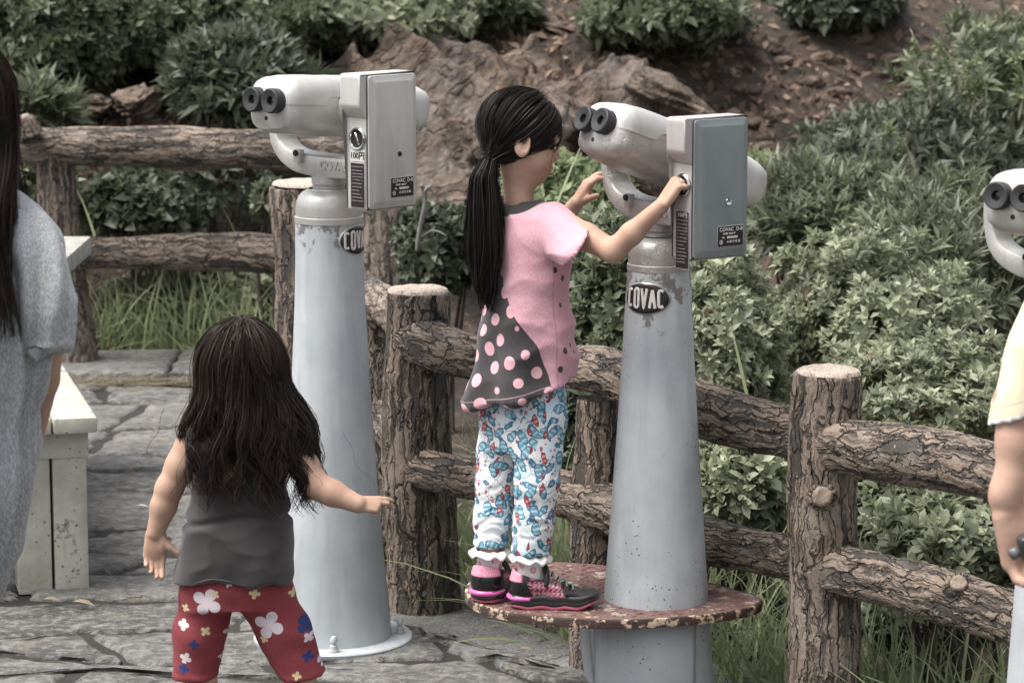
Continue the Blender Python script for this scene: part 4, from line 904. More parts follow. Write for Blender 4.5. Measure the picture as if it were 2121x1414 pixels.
def m_sock():
    g = G('white_print_sock'); o = g.obj(); v = g.vor(o, 42., 'F1'); c = g.mix(g.ss(v, .36, .30), (.74, .70, .70), g.mix(g.ss(v, .24, .2), (.58, .22, .28), (.70, .38, .42))); n = g.noise(o, 300., 2.)
    return g.end(c, .9, bump=n, bstr=.3, bdist=.002)
SOCK = m_sock(); FRILL = m_plain('white_frill', (.80, .78, .77), .9, nscale=200)
def sock(root, ank, top, r):
    V, F, _ = tube([ank + (ank - top)*.35, ank, ank + (top - ank)*.55, top], [r*1.15, r*1.1, r*.98, r*1.02], 28, caps=False, sub=5); V += (fbm(V*90, 2)*.0022)[:, None]*unit_rows(V - (ank + top)/2); so = add('sock', V, F, SOCK, root)
    a = np.linspace(0, 2*np.pi, 72, endpoint=False); d = unit(top - ank); u = unit(np.cross(d, v3(0, 1, 0))); w = np.cross(d, u); rings = []
    for f, z_ in ((1.0, -.006), (1.12, .004), (1.38, .0035), (1.62, -.004), (1.66, -.009), (1.5, -.008), (1.2, -.004), (1.02, -.010)):
        wob = (f - 1)*.30*np.sin(a*6 + 1 + .6*np.sin(a*2)) ; rr = r*(f + wob*.5); rings.append(top + d*(z_ + (f - 1)*.007*np.sin(a*8 + np.sin(a*3)))[:, None] + rr[:, None]*(np.cos(a)[:, None]*u + np.sin(a)[:, None]*w))
    V, F = loft(rings, cap=False); add('frill', V, F, FRILL, so)
def m_pants():
    g = G('floral_print_cotton'); p = g.attr('puv'); w = g.warp(p, 24., .014, 3.); nz = g.noise(w, 70., 3., .6)
    def leafl(ang, sx, sz, off, thr, keep):
        q = g.n('VectorRotate', g.vm('ADD', w, off), (0, 0, 0), (0, 1, 0), R(ang), rotation_type='AXIS_ANGLE'); q = g.sc(q, sx, 20, sz); v = g.vor(q, 1., 'F1'); cc = g.n('SeparateXYZ', g.vor(q, 1., 'F1', out=1)); m = g.m('MULTIPLY', g.ss(g.m('ADD', v, g.m('MULTIPLY', nz, .35)), thr, thr - .05), g.ss(cc, keep, keep - .03))
        edge = g.ss(g.m('ADD', v, g.m('MULTIPLY', nz, .35)), thr - .16, thr - .08); st = g.ss(g.m('SINE', g.m('MULTIPLY', g.n('SeparateXYZ', q, out=2), 26.)), -.1, .5); return m, edge, st
    c = g.mix(g.ss(g.noise(p, 9., 2.), .45, .65), (.70, .71, .71), (.52, .64, .71))
    ln = g.vor(g.warp(p, 26., .04), 30., 'DISTANCE_TO_EDGE'); line = g.m('MULTIPLY', g.ss(ln, .020, .008), g.ss(g.noise(p, 15., 2.), .45, .52)); c = g.mix(line, c, (.09, .13, .24))
    for off, sc_ in (((.11, .53, .3), 78.), ((.41, .13, .7), 105.)):
        v = g.vor(g.vm('ADD', p, off), sc_, 'F1'); cc = g.n('SeparateXYZ', g.vor(g.vm('ADD', p, off), sc_, 'F1', out=1)); c = g.mix(g.m('MULTIPLY', g.ss(g.m('ADD', v, g.m('MULTIPLY', nz, .3)), .48, .42), g.m('MULTIPLY', g.ss(cc, .42, .39), g.ss(g.noise(p, 16., 2.), .47, .53))), c, (.36, .07, .11))
    for ang, sx, sz, off, keep in ((38, 46, 21, (.0, .0, .0), .55), (-42, 48, 24, (.37, .2, .13), .55), (8, 42, 26, (.77, .5, .43), .40), (70, 44, 24, (.17, .8, .83), .34)):
        m, e, st = leafl(ang, sx, sz, off, .62, keep); c = g.mix(m, c, g.mix(e, g.mix(st, (.13, .30, .39), (.34, .52, .60)), (.045, .13, .21)))
    for ang, sx, sz, off, keep in ((25, 60, 27, (.21, .9, .55), .28), (-20, 66, 30, (.63, .4, .29), .22)):
        m, e, st = leafl(ang, sx, sz, off, .56, keep); c = g.mix(m, c, g.mix(e, g.mix(st, (.36, .06, .07), (.56, .30, .28)), (.20, .03, .05)))
    n = g.noise(g.obj(), 900., 2.); return g.end(c, .85, bump=n, bstr=.2, bdist=.001)
PANTS = m_pants()
def m_dots():
    """pink marl jersey with a black back panel carrying pink spots; 'panel' > 0 = black; 'spot' panel in front"""
    g = G('pink_spotted_jersey'); p = g.attr('puv'); pn = g.attr('panel', 2); fr = g.attr('front', 2); o = g.obj()
    def dots(scale, rad, warp, jit):
        q = g.warp(g.sc(p, 1, 0, 1), 9., warp); q = g.n('VectorRotate', q, (0, 0, 0), (0, 1, 0), R(28), rotation_type='AXIS_ANGLE'); v = g.vor(q, scale, 'F1', rnd=jit); return g.ss(v, rad + .02, rad - .02)
    her = g.ss(g.noise(g.sc(o, 1, 1, .5), 380., 2.), .35, .7); pink = g.mix(her, (.50, .262, .315), (.59, .34, .395))
    blk = g.mix(g.noise(o, 200., 2.), (.022, .019, .021), (.05, .044, .047)); back = g.mix(dots(22., .30, .010, .25), blk, (.64, .36, .40)); frn = g.mix(dots(30., .21, .014, .75), (.58, .29, .355), (.03, .025, .027))
    c = g.mix(g.ss(fr, -.0012, .0012), pink, frn); c = g.mix(g.ss(pn, -.0010, .0010), c, back)
    seam = g.m('MULTIPLY', g.ss(g.m('ABSOLUTE', g.m('SUBTRACT', fr, 0.)), .003, .0012), .5); c = g.mix(seam, c, (.35, .16, .2))
    cl = g.attr('collar', 2); c = g.mix(g.ss(cl, -.0008, .0008), c, (.022, .019, .02)); hm = g.attr('hem', 2)
    st = g.m('MULTIPLY', g.ss(g.m('ABSOLUTE', g.m('SUBTRACT', hm, .014)), .0011, .0005), .6); c = g.mix(st, c, (.55, .36, .38))
    n = g.noise(o, 900., 2.); return g.end(c, .88, bump=n, bstr=.25, bdist=.001, Sheen_Weight=.2)
DOTS = m_dots()
def girl1():
    root = empty('person', Gd(1075, 1250, .285), 'girl in pink and black spotted top and floral trousers on the rusty foot step', 'person')
    psi = R(46); f = v3(math.cos(psi), math.sin(psi), 0); r = v3(f[1], -f[0], 0); YC = 5.96
    # ---- key points
    hipc = P(1088, 862, YC); chest = P(1092, 520, YC); nb = P(1080, 425, YC); hc = P(1080, 292, YC + .01)
    ls, rsh = chest*0 + P(1092, 455, YC) - r*.088, P(1092, 455, YC) + r*.095
    slot = at2(.1695, -.085, .205); grip = at2(-.172, -.002, .222)
    re = P(1270, 520, 5.80); rw = P(1372, 424, 5.775); le = P(1128, 512, 6.12); lw = P(1193, 421, 6.085)
    fh = unit(v3(math.cos(R(8)), math.sin(R(8)), -.22)); uh = v3(.10, .08, 1)
    parts = []
    Hh = .178; Fd = field_for([hc - .15, hc + .15, nb], .02, .0028); head(Fd, hc, fh, uh, Hh); Fd.cap(hc - fh*.015 - zz*.05, nb - zz*.03, .0275, .033, .025); parts.append(Fd.mesh(1))
    Fa = field_for([rsh, re, rw, slot], .06, .0025); Fa.chain([rsh, re*.5 + rsh*.5, re], [.029, .0270, .0235], .012); Fa.chain([re, re*.62 + rw*.38, rw], [.0240, .0225, .0150], .010); hd = unit(slot - rw)
    hand(Fa, rw, unit(hd + zz*.15), unit(v3(.5, .8, -.5)), unit(v3(.1, .6, .6)), .105, [(.55, 1.0, .5), (.65, 1.1, .5), (.8, 1.1, .6), (.9, 1.1, .6)], tout=.35, tcurl=(.4, .5)); parts.append(Fa.mesh(1))
    Fl = field_for([ls, le, lw, grip], .06, .0025); Fl.chain([ls, ls*.5 + le*.5, le], [.034, .030, .026], .012); Fl.chain([le, le*.6 + lw*.4, lw], [.024, .0225, .0155], .012)
    hand(Fl, lw, unit(grip - lw + zz*.035), unit(v3(.4, .9, -.1)), unit(v3(.2, -1, -.1)), .105, [(.35, .7, .4), (.3, .7, .4), (.35, .75, .4), (.45, .8, .5)], tout=.8, tcurl=(-.15, -.1), spread=.10); parts.append(Fl.mesh(1))
    # legs and trunk under the clothes
    RH, RK, RA = P(1116, 865, 5.92), P(1112, 1005, 5.89), P(1097, 1168, 5.875); LH, LK, LA = P(1046, 865, 5.99), P(1026, 1005, 5.97), P(1013, 1160, 5.93)
    Fb = Field(np.minimum(LA, hipc) - .2, np.maximum(rsh, nb) + .12, .007)
    Fb.chain([RH, RK, RA, RA - zz*.06], [.044, .030, .021, .024], .015); Fb.chain([LH, LK, LA, LA - zz*.06], [.044, .030, .021, .024], .015); Fb.loft([hipc[2] - .05, hipc[2] + .03, hipc[2] + .14, chest[2], nb[2] - .03], [hipc[0]]*3 + [chest[0], nb[0]], [hipc[1]]*3 + [chest[1], nb[1]], [.06, .072, .070, .078, .05], [.05, .06, .054, .055, .035], psi - math.pi/2, .03); parts.append(Fb.mesh(1))
    V, Fs, _ = merge([(v, [q]) for v, q in parts]); add('body', V, Fs, SKIN, root)
    # ---- trousers
    Fp = Field(np.minimum(LA, RA) - .12, hipc + v3(.2, .2, .12), .0034)
    Fp.loft([hipc[2] - .07, hipc[2], hipc[2] + .10], [hipc[0] - .006, hipc[0], hipc[0]], [hipc[1]]*3, [.078, .089, .082], [.070, .080, .072], psi - math.pi/2, .02)
    lerp = lambda a, b, t: a + (b - a)*t
    rend, lend = P(1098, 1150, 5.875), P(1014, 1142, 5.93)
    Fp.chain([RH, lerp(RH, RK, .5), RK, lerp(RK, rend, .5), rend - zz*.02], [.059, .049, .0430, .0405, .0405], .015); Fp.chain([LH, lerp(LH, LK, .5), LK, lerp(LK, lend, .5), lend - zz*.02], [.057, .047, .0405, .0365, .0345], .015)
    zr, zl = rend[2] + .006, lend[2] + .012; mid = .5*(rend + lend); nx = unit((rend - lend)[:2])
    Fp.clip(lambda x, y, z: np.where((x - mid[0])*nx[0] + (y - mid[1])*nx[1] > 0, zr, zl) - z)
    def fold(V):
        low = smoothstep(hipc[2] - .02, hipc[2] - .16, V[:, 2]); q = V*np.array([22, 22, 95.]); q[:, 2] += 3*vnoise(V*25)
        return low*(ridged(q, 3) - .3)*.0034*smoothstep(zr + .004, zr + .03, V[:, 2]) + vnoise(V*np.array([40, 40, 30.]), 5)*.002 + (V[:, 2] < zr + .014)*.0012
    V, Q = cloth_mesh(Fp, fold); ang = np.arctan2((V - hipc) @ f, (V - hipc) @ r); add('trousers', V, [Q], PANTS, root, attrs={'puv': np.c_[V[:, 0], V[:, 1], V[:, 2]]})
    # ---- top
    hemz = lambda x, y: P(1088, 806, YC)[2] + ((x - hipc[0])*f[0] + (y - hipc[1])*f[1])*.20 + ((x - hipc[0])*r[0] + (y - hipc[1])*r[1])*.17
    C = lambda px, py: P(px, py, YC)
    Z = [C(0, y_)[2] for y_ in (405, 425, 445, 480, 530, 600, 700, 800, 870)]; cxs = [C(x_, 500)[0] for x_ in (1080, 1082, 1086, 1091, 1094, 1096, 1090, 1084, 1080)]
    wv = [.040, .058, .082, .090, .088, .091, .104, .122, .134]; dv = [.036, .046, .057, .067, .073, .079, .090, .107, .118]
    Ft = Field(v3(hipc[0] - .22, YC - .2, hipc[2] - .06), v3(re[0] + .02, YC + .24, nb[2] + .06), .0034)
    Ft.loft(Z, cxs, [YC]*9, wv, dv, psi - math.pi/2, .01)
    rse = P(1190, 502, 5.855); lse = ls + (le - ls)*.62
    Ft.cap(ls + r*.02 + zz*.004, lse, .044, .052, .028)
    sd1 = unit(rse - rsh); near_r = lambda x, y, z: ((x - rsh[0])*sd1[0] + (y - rsh[1])*sd1[1] + (z - rsh[2])*sd1[2])
    ed = unit(P(1208, 474, 5.86) - P(1166, 536, 5.84)); pn = unit(np.cross(ed, v3(.25, -1, .1))); pn = pn*np.sign(pn @ sd1); pc = P(1188, 505, 5.85)
    Fs_ = Field(Ft.lo, Ft.lo + (Ft.n - 1)*Ft.h, Ft.h); Fs_.f = np.full(Ft.n, 1., np.float32); Fs_.n = Ft.n; Fs_.ax = Ft.ax
    Fs_.cap(rsh - r*.022 + zz*.002, rse + (rse - rsh)*.7, .039, .056, .0)
    Fs_.clip(lambda x, y, z: (x - pc[0])*pn[0] + (y - pc[1])*pn[1] + (z - pc[2])*pn[2]); Fs_.cap(rsh + sd1*.075, rse + sd1*.05, .032, .044, .003, 's')
    Ft.comb((slice(None),)*3, Fs_.f, .024, 'u')
    Ft.clip(lambda x, y, z: hemz(x, y) + .004*np.sin(np.arctan2(y - YC, x - hipc[0])*5) - z)
    Ft.cap(nb - zz*.01, nb + zz*.06, .040, .044, .004, 's')
    def fold2(V):
        low = smoothstep(C(0, 560)[2], C(0, 800)[2], V[:, 2]); th = np.arctan2(V[:, 1] - YC, V[:, 0] - hipc[0])
        s_ = near_r(V[:, 0], V[:, 1], V[:, 2]); q = np.c_[V[:, 0]*24 + V[:, 2]*30, V[:, 1]*18, V[:, 2]*34 - V[:, 0]*22]
        return low*.0065*np.sin(th*6 + 1.5*vnoise(V*6)) + (ridged(q*.33, 2) - .35)*.0085 + (ridged(q*.7, 5) - .35)*.0012 + vnoise(V*11, 4)*.003
    V, Q = cloth_mesh(Ft, fold2)
    d = V - np.array([hipc[0], YC, 0]); a_f, a_r = d @ f, d @ r; th = np.arctan2(a_r, -a_f)             # 0 at the middle of the back, + to her right
    uu = th*.11
    # black back panel: a curved edge from the left shoulder blade sweeping down to her right hip
    ez = [C(0, y_)[2] for y_ in (860, 800, 760, 700, 640, 600, 560, 540)]; ea = np.interp(V[:, 2], ez, [1.3, 1.27, 1.22, 1.0, .5, .24, -.02, -.3]); panel = (ea - th)*.11
    # express the edge in the garment's own angle so that it holds from any side
    front = (th - 1.38)*.11 + np.where(V[:, 2] > C(0, 500)[2], -1, 0); front = np.minimum(front, .2)
    ax_ = rsh + sd1*near_r(V[:, 0], V[:, 1], V[:, 2])[:, None]; sleeve = (near_r(V[:, 0], V[:, 1], V[:, 2]) > .05) & (np.linalg.norm(V - ax_, axis=1) < .068); panel = np.where(sleeve | (V[:, 2] > C(0, 545)[2] + .03), -1, panel); panel = np.where(th > 1.36, -1, panel); panel = np.where(th < -1.3, np.minimum(panel, -.01), panel); front = np.where(sleeve, -1, front)
    front = np.where(th < -1.9, -(th + 1.93)*.11, front)
    neck = V - nb; coll = .0135 - np.abs(np.linalg.norm(neck[:, :2], axis=1) - .046); coll = np.where(V[:, 2] > nb[2] - .02, coll, -1)
    shirt = add('spotted_top', V, [Q], DOTS, root, attrs={'puv': np.c_[uu*1.0, np.zeros(len(V)), V[:, 2]], 'panel': panel, 'front': front, 'collar': coll, 'hem': np.where(sleeve, 1, V[:, 2] - hemz(V[:, 0], V[:, 1]))})
    # ---- socks and shoes
    zt = .286
    rh = Gd(1066, 1256, zt); lh = Gd(1006, 1249, zt)
    sock(root, v3(RA[0], RA[1], zt + .052), v3(RA[0] + .002, RA[1], zt + .106), .0265); sock(root, v3(LA[0], LA[1], zt + .052), v3(LA[0] + .002, LA[1], zt + .103), .0265)
    rd = unit(v3(1, -.05, 0)); ld = unit(v3(.42, .9, 0))
    shoe(root, v3(RA[0], RA[1], zt) - rd*.040, rd, .182); shoe(root, v3(LA[0], LA[1], zt) - ld*.040, ld, .182)
    # ---- hair: cap drawn back into a tie, long tail
    fhu = unit(fh); uh_ = unit(uh - fhu*np.dot(uh, fhu)); rh_ = np.cross(fhu, uh_); hcen = hc + (-fhu*.010 + uh_*.026); hr = np.array([.0715, .0850, .0790]); tie = P(1014, 327, YC - .035)
    Fh = field_for([hc - .14, hc + .14, P(990, 640, YC), tie], .05, .005); Fh.ell(hcen, hr - .003, (rh_, fhu, uh_), .01); Fh.cap(hcen - fhu*.025 - uh_*.02, tie, .050, .014, .03)
    hn = unit(fhu*.6 - uh_*.8); Fh.clip(lambda x, y, z: (x - hc[0])*hn[0] + (y - hc[1])*hn[1] + (z - hc[2])*hn[2] - .002)
    tail = [tie, P(1000, 365, YC - .045), P(1003, 430, YC - .05), P(1002, 510, YC - .055), P(1000, 570, YC - .06), P(1006, 615, YC - .06)]; Fh.chain(tail, [.012, .022, .028, .026, .012, .003], .01)
    V, Q = Fh.mesh(2); hb = add('hair', V, [Q], HAIRC, root)
    rg = np.random.default_rng(3); N = 4200; M = 15
    az = rg.uniform(-math.pi, math.pi, N); hlv = []
    # start points spread along the hairline and over the crown
    el = rg.uniform(-.25, 1.45, N); s0 = np.stack([np.sin(az)*np.cos(el), np.cos(az)*np.cos(el), np.sin(el)], 1)
    keep = (s0[:, 1]*.6*hr[1] - s0[:, 2]*.8*hr[2]) < .024; keep &= ~((s0[:, 2] < .05) & (s0[:, 1] > -.12)); s0 = s0[keep]; N = len(s0)
    tl_ = np.array([(tie - hcen) @ rh_, (tie - hcen) @ fhu, (tie - hcen) @ uh_])/hr; tl_ = tl_/np.linalg.norm(tl_)*1.0
    t = np.linspace(0, 1, M)[None, :, None]; om = np.arccos(np.clip(s0 @ tl_, -.999, .999))[:, None, None]; sl_ = (np.sin((1 - t)*om)*s0[:, None] + np.sin(t*om)*tl_[None, None])/np.sin(om)
    off = (1 + rg.uniform(-.01, .035, (N, 1, 1)) + .02*np.sin(t*3.1)); Pl = sl_*hr*off; Pw = hcen + Pl[..., :1]*rh_ + Pl[..., 1:2]*fhu + Pl[..., 2:3]*uh_; Pw += (rg.normal(0, .0025, (N, 1, 3))*(1 - t)); e_ = smoothstep(.55, 1, t); Pw = Pw*(1 - e_) + (tie + rg.normal(0, .006, (N, 1, 3)))*e_
    strands(Pw, .0010, .0007, 'hair_strands', HAIR, hb, 1)
    N = 3000; tp = np.array(tail); M = 20; tt = np.linspace(0, len(tp) - 1, M); cen = np.stack([np.interp(tt, np.arange(len(tp)), tp[:, i]) for i in range(3)], 1); rr = np.interp(tt, np.arange(len(tp)), [.015, .026, .034, .037, .029, .016])
    ncl = 60; cl_ = rg.integers(0, ncl, N); ca_ = rg.uniform(0, 6.28, ncl); cq_ = np.sqrt(rg.random(ncl)); a = ca_[cl_] + rg.normal(0, .22, N); q = np.clip(cq_[cl_] + rg.normal(0, .10, N), 0, 1.15); ph = rg.uniform(0, 6.28, ncl)[cl_][:, None] + rg.normal(0, .3, (N, 1)); u = np.linspace(0, 1, M)[None]; ofx = np.cos(a)[:, None]*q[:, None]*rr[None] + .006*np.sin(u*9 + ph)*u; ofy = np.sin(a)[:, None]*q[:, None]*rr[None] + .003*np.cos(u*8 + ph)*u
    Pt = cen[None] + ofx[..., None]*v3(1, .1, 0) + ofy[..., None]*v3(0, 1, 0); lenf = (1.10 - .55*rg.random((N, 1))**1.2)*rg.uniform(.86, 1.06, ncl)[cl_][:, None]; ui = np.clip(u*lenf, 0, 1.14)*(M - 1); i0 = np.clip(ui.astype(int), 0, M - 2); ff = (ui - i0)[..., None]; Pt = np.take_along_axis(Pt, i0[..., None], 1)*(1 - ff) + np.take_along_axis(Pt, i0[..., None] + 1, 1)*ff
    strands(Pt, .0010, .0004, 'ponytail_strands', HAIR, hb, 2)
    V, F, _ = tube([tie + v3(.014*math.cos(k*1.0472), .010*math.sin(k*1.0472), .012*math.sin(k*1.0472)) for k in range(7)], .0055, 8, sub=4); add('hair_tie', V, F, RUBBER, hb)
    # loose wisps in front of the ear
    N = 8; M = 14; st = hc + fhu*.055 + rh_*.074 + uh_*.045; en = P(1128, 396, YC - .05); mdp = P(1149, 310, YC - .055); t = np.linspace(0, 1, M)[None, :, None]; j0, j1 = rg.normal(0, .008, (N, 1, 3)), rg.normal(0, .010, (N, 1, 3)); en_ = mdp + (en - mdp)*rg.uniform(.2, 1.05, (N, 1, 1)); Pq = (1 - t)**2*(st + j0) + 2*t*(1 - t)*(mdp + j0*.6) + t*t*(en_ + j1*.7)
    strands(Pq, .0006, .0003, 'loose_wisps', HAIR, hb, 3)
    N = 34; st = tie + rg.normal(0, .01, (N, 1, 3)); Pq = st + rg.normal(0, .02, (N, 1, 3))*t + v3(-.02, -.01, -.10)*t*rg.uniform(.4, 1.6, (N, 1, 1)) + rg.normal(0, .018, (N, 1, 3))*t*t; strands(Pq, .0007, .0003, 'flyaway_hairs', HAIR, hb, 4)
    return root
def proj(v):
    c, s = math.cos(PITCH), math.sin(PITCH); y, z = v[1], v[2] - CAMH; dep = y*c - z*s; return (W0/2 + FPX*v[0]/dep, H0/2 - FPX*(y*s + z*c)/dep)
girl1()
# ---------------------------------------------------------------- small girl with long loose hair
def motif_mat(name, base, motifs):
    """printed cotton: motifs (x, z, size, rot, colour, kind) on the object's own x-z"""
    g = G(name); o = g.obj(); x0 = g.n('SeparateXYZ', o, out=0); z0 = g.n('SeparateXYZ', o, out=2); n1 = g.noise(o, 14., 3.); wv = g.noise(g.sc(o, 1, 1, .25), 700., 2.)
    c = g.mix(n1, tuple(q*.82 for q in base), tuple(q*1.12 for q in base)); c = g.mix(g.m('MULTIPLY', g.ss(wv, .5, .7), .3), c, tuple(min(1, q*1.5 + .03) for q in base))
    for (mx, mz, sz, rt, col, pet) in motifs:
        dx = g.m('SUBTRACT', x0, mx); dz = g.m('SUBTRACT', z0, mz); rr = g.m('SQRT', g.m('ADD', g.m('MULTIPLY', dx, dx), g.m('MULTIPLY', dz, dz))); th = g.m('ADD', g.m('ARCTAN2', dz, dx), rt)
        lob = g.m('POWER', g.m('ABSOLUTE', g.m('COSINE', g.m('MULTIPLY', th, 2.))), pet); lim = g.m('ADD', g.m('MULTIPLY', lob, sz*.72), sz*.28); k = g.ss(g.m('SUBTRACT', lim, rr), -.0006, .0006); c = g.mix(k, c, col)
    return g.end(c, .9, bump=g.noise(o, 900., 2.), bstr=.25, bdist=.001)
def girl2():
    YC = 5.45; root = empty('person', P(510, 1400, YC)*np.array([1, 1, 0]), 'small girl from behind with long loose hair, dark grey vest and red flower-print shorts', 'person')
    f = unit(v3(.06, 1, 0)); r = v3(f[1], -f[0], 0); C = lambda x, y_, d=0.: P(x, y_, YC + d)
    hc = C(501, 786, .02); nb = C(500, 880, .01); ls, rs_ = C(400, 918, 0), C(602, 922, 0); le, lw = C(350, 1012, -.01), C(322, 1103, -.015); re, rw = C(655, 1006, -.03), C(742, 1044, -.055)
    parts = []
    Fh = field_for([hc - .14, hc + .14, nb], .02, .004); head(Fh, hc, unit(f - zz*.1), zz, .185); Fh.cap(hc - zz*.04, nb - zz*.03, .032, .038, .025); parts.append(Fh.mesh(1))
    Fl = field_for([ls, le, lw, lw - zz*.11], .06, .0025); Fl.chain([ls, ls*.5 + le*.5, le], [.034, .0290, .0250], .012); Fl.chain([le, le*.6 + lw*.4, lw], [.0255, .0240, .0175], .012)
    hand(Fl, lw, unit(v3(-.06, -.10, -1)), v3(.25, -.95, 0), v3(1, .15, 0), .098, [(.25, .45, .3), (.35, .6, .4), (.45, .7, .4), (.5, .75, .4)], spread=.0, tout=.75, tcurl=(-.25, -.2)); parts.append(Fl.mesh(1))
    Fr = field_for([rs_, re, rw, rw + v3(.1, 0, 0)], .06, .0025); Fr.chain([rs_, rs_*.5 + re*.5, re], [.034, .0290, .0250], .012); Fr.chain([re, re*.6 + rw*.4, rw], [.0255, .0240, .0175], .012)
    hand(Fr, rw, unit(v3(1, .02, -.02)), v3(.1, .7, -.7), v3(0, .55, .8), .076, [(.15, .45, .3), (.25, 1.2, .5), (1.45, 1.6, .8), (1.5, 1.6, .8)], spread=.03, tout=.25, tcurl=(.5, .6)); parts.append(Fr.mesh(1))
    hip = C(490, 1175); LH, RH = C(428, 1215), C(545, 1215); LK, RK = C(412, 1345, -.005), C(605, 1340, -.01); LA, RA = C(424, 1560, .0), C(664, 1550, -.01); LA[2], RA[2] = .06, .06
    Fb = Field(v3(LA[0] - .12, YC - .16, -.01), v3(RA[0] + .12, YC + .2, nb[2] + .02), .0055)
    for H_, K, A, s in ((LH, LK, LA, -1), (RH, RK, RA, 1)):
        Fb.chain([H_, K, K*.6 + A*.4, A], [.046, .034, .033, .022], .015); Fb.chain([A, A - zz*.03], [.024, .024], .01); Fb.cap(A - zz*.035 - f*.02, A - zz*.04 + f*.09, .022, .020, .02)
    Fb.loft([hip[2] - .06, hip[2], C(0, 1080)[2], C(0, 960)[2], C(0, 905)[2]], hip[0], YC, [.075, .085, .08, .085, .06], [.06, .07, .062, .06, .04], 0, .03); Fb.clip(lambda x, y, z: .002 - z); parts.append(Fb.mesh(1))
    V, Fs, _ = merge([(v, [q]) for v, q in parts]); add('body', V, Fs, SKIN, root)
    # vest
    Z = [C(0, y_)[2] for y_ in (872, 890, 915, 950, 1000, 1060, 1120, 1180, 1230)]; cx = [C(x_, 900)[0] for x_ in (500, 500, 500, 498, 492, 492, 489, 486, 486)]
    Ft = Field(v3(cx[0] - .2, YC - .17, hip[2] - .08), v3(cx[0] + .2, YC + .17, nb[2] + .05), .0034); Ft.loft(Z, cx, YC, [.045, .070, .090, .090, .088, .096, .104, .112, .116], [.04, .055, .066, .072, .074, .080, .086, .092, .094], 0, .01, n=2.6)
    hz = C(0, 1196)[2]; hem = lambda x, y: hz + (.004*np.sin((x - cx[4])*34 + 2.2) - .02*np.clip(x - cx[4] - .05, 0, 1)) + .02*np.exp(-((x - C(548, 0)[0])/.02)**2)*.6; Ft.clip(lambda x, y, z: hem(x, y) - z); Ft.cap(nb - zz*.012, nb + zz*.05, .042, .05, .004, 's')
    for s_, e_ in ((ls, le), (rs_, re)):
        d_ = unit(e_ - s_); Ft.cap(s_ + d_*.012 + zz*.008, s_ + d_*.12, .037, .036, .004, 's')
    def fold(V):
        q = np.c_[V[:, 0]*16 + V[:, 2]*8, V[:, 1]*14, V[:, 2]*24 - V[:, 0]*10]; low = smoothstep(C(0, 1080)[2], C(0, 1200)[2], V[:, 2]); mid_ = np.exp(-((V[:, 2] - C(0, 1066)[2] - .012*np.sin(V[:, 0]*22))/.007)**2)
        return (ridged(q*.42, 1) - .4)*.0115 + (ridged(q*1.1, 7) - .4)*.0022 + low*.0050*np.sin((V[:, 0] - cx[4])*36 + .6) - mid_*.0085 + vnoise(V*18, 2)*.003
    V, Q = cloth_mesh(Ft, fold); add('vest', V, [Q], m_cloth('charcoal_jersey', (.038, .033, .034), .2), root)
    # shorts
    b = wbase(root); Fp = Field(v3(C(330, 1300)[0], YC - .17, C(0, 1450)[2]), v3(C(710, 1300)[0], YC + .17, hip[2] + .09), .0034); lend, rend = C(402, 1404, -.01), C(628, 1396, -.015)
    Fp.loft([C(0, 1250)[2], C(0, 1205)[2], hip[2] + .02], [hip[0] - .0, hip[0], hip[0]], YC, [.092, .100, .085], [.075, .078, .065], 0, .02, n=2.5); Fp.chain([LH + v3(.002, 0, -.01), LH*.5 + lend*.5, lend - zz*.02], [.054, .0475, .0425], .018); Fp.chain([RH + v3(0, 0, -.01), RH*.5 + rend*.5, rend + (rend - RH)*.1], [.056, .0500, .0455], .018)
    mx = hip[0] + .02; zl, zr = C(0, 1398)[2], C(0, 1394)[2]; Fp.clip(lambda x, y, z: np.where(x < mx, zl + (x - lend[0])*.02, zr + (x - rend[0])*.18) - z)
    def fold2(V): q = np.c_[V[:, 0]*22 + V[:, 2]*14, V[:, 1]*20, V[:, 2]*40 + V[:, 0]*18]; return (ridged(q*.6, 3) - .4)*.0042 + vnoise(V*30, 6)*.002 + ((V[:, 2] < zl + .012))*.0012
    V, Q = cloth_mesh(Fp, fold2); wt, yl, bl = (.62, .55, .58), (.60, .50, .28), (.022, .032, .13)
    mot = []
    for (x_, y_, s_, rt, col, pet) in ((428, 1247, 31, .5, wt, .55), (556, 1297, 31, .35, wt, .55), (446, 1230, 9, .6, yl, .7), (528, 1227, 12, .2, yl, .7), (424, 1311, 11, .7, yl, .7), (545, 1329, 9, .3, yl, .7), (400, 1338, 11, .1, bl, .6), (636, 1364, 13, .3, bl, .6), (632, 1300, 20, .8, bl, .3), (637, 1327, 11, .8, wt, .6), (604, 1237, 10, .2, yl, .7), (474, 1207, 8, .4, wt, .6), (470, 1320, 12, .2, wt, .5), (381, 1265, 9, .4, yl, .7), (455, 1372, 8, .4, wt, .6), (382, 1368, 13, .4, wt, .6), (378, 1390, 12, .1, bl, .4), (614, 1402, 10, .2, yl, .6), (670, 1378, 16, .2, wt, .4), (377, 1300, 12, .1, wt, .4), (612, 1222, 10, .1, wt, .4), (520, 1380, 9, .1, yl, .6)):
        q = C(x_, y_, -.07) - b; mot.append((q[0], q[2], s_/1090., rt, col, pet))
    add('shorts', V, [Q], motif_mat('red_flower_print', (.205, .034, .042), mot), root)
    # hair: long, wavy, from a crown tuft
    cr = C(502, 668, -.0); hr = np.array([.078, .090, .090]); hcen = hc + v3(0, -.004, .022)
    Fh = Field(v3(hc[0] - .2, hc[1] - .2, hc[2] - .32), v3(hc[0] + .2, hc[1] + .16, hc[2] + .17), .006); Fh.ell(hcen, hr - .002, None, .01); bk = hc - f*.055
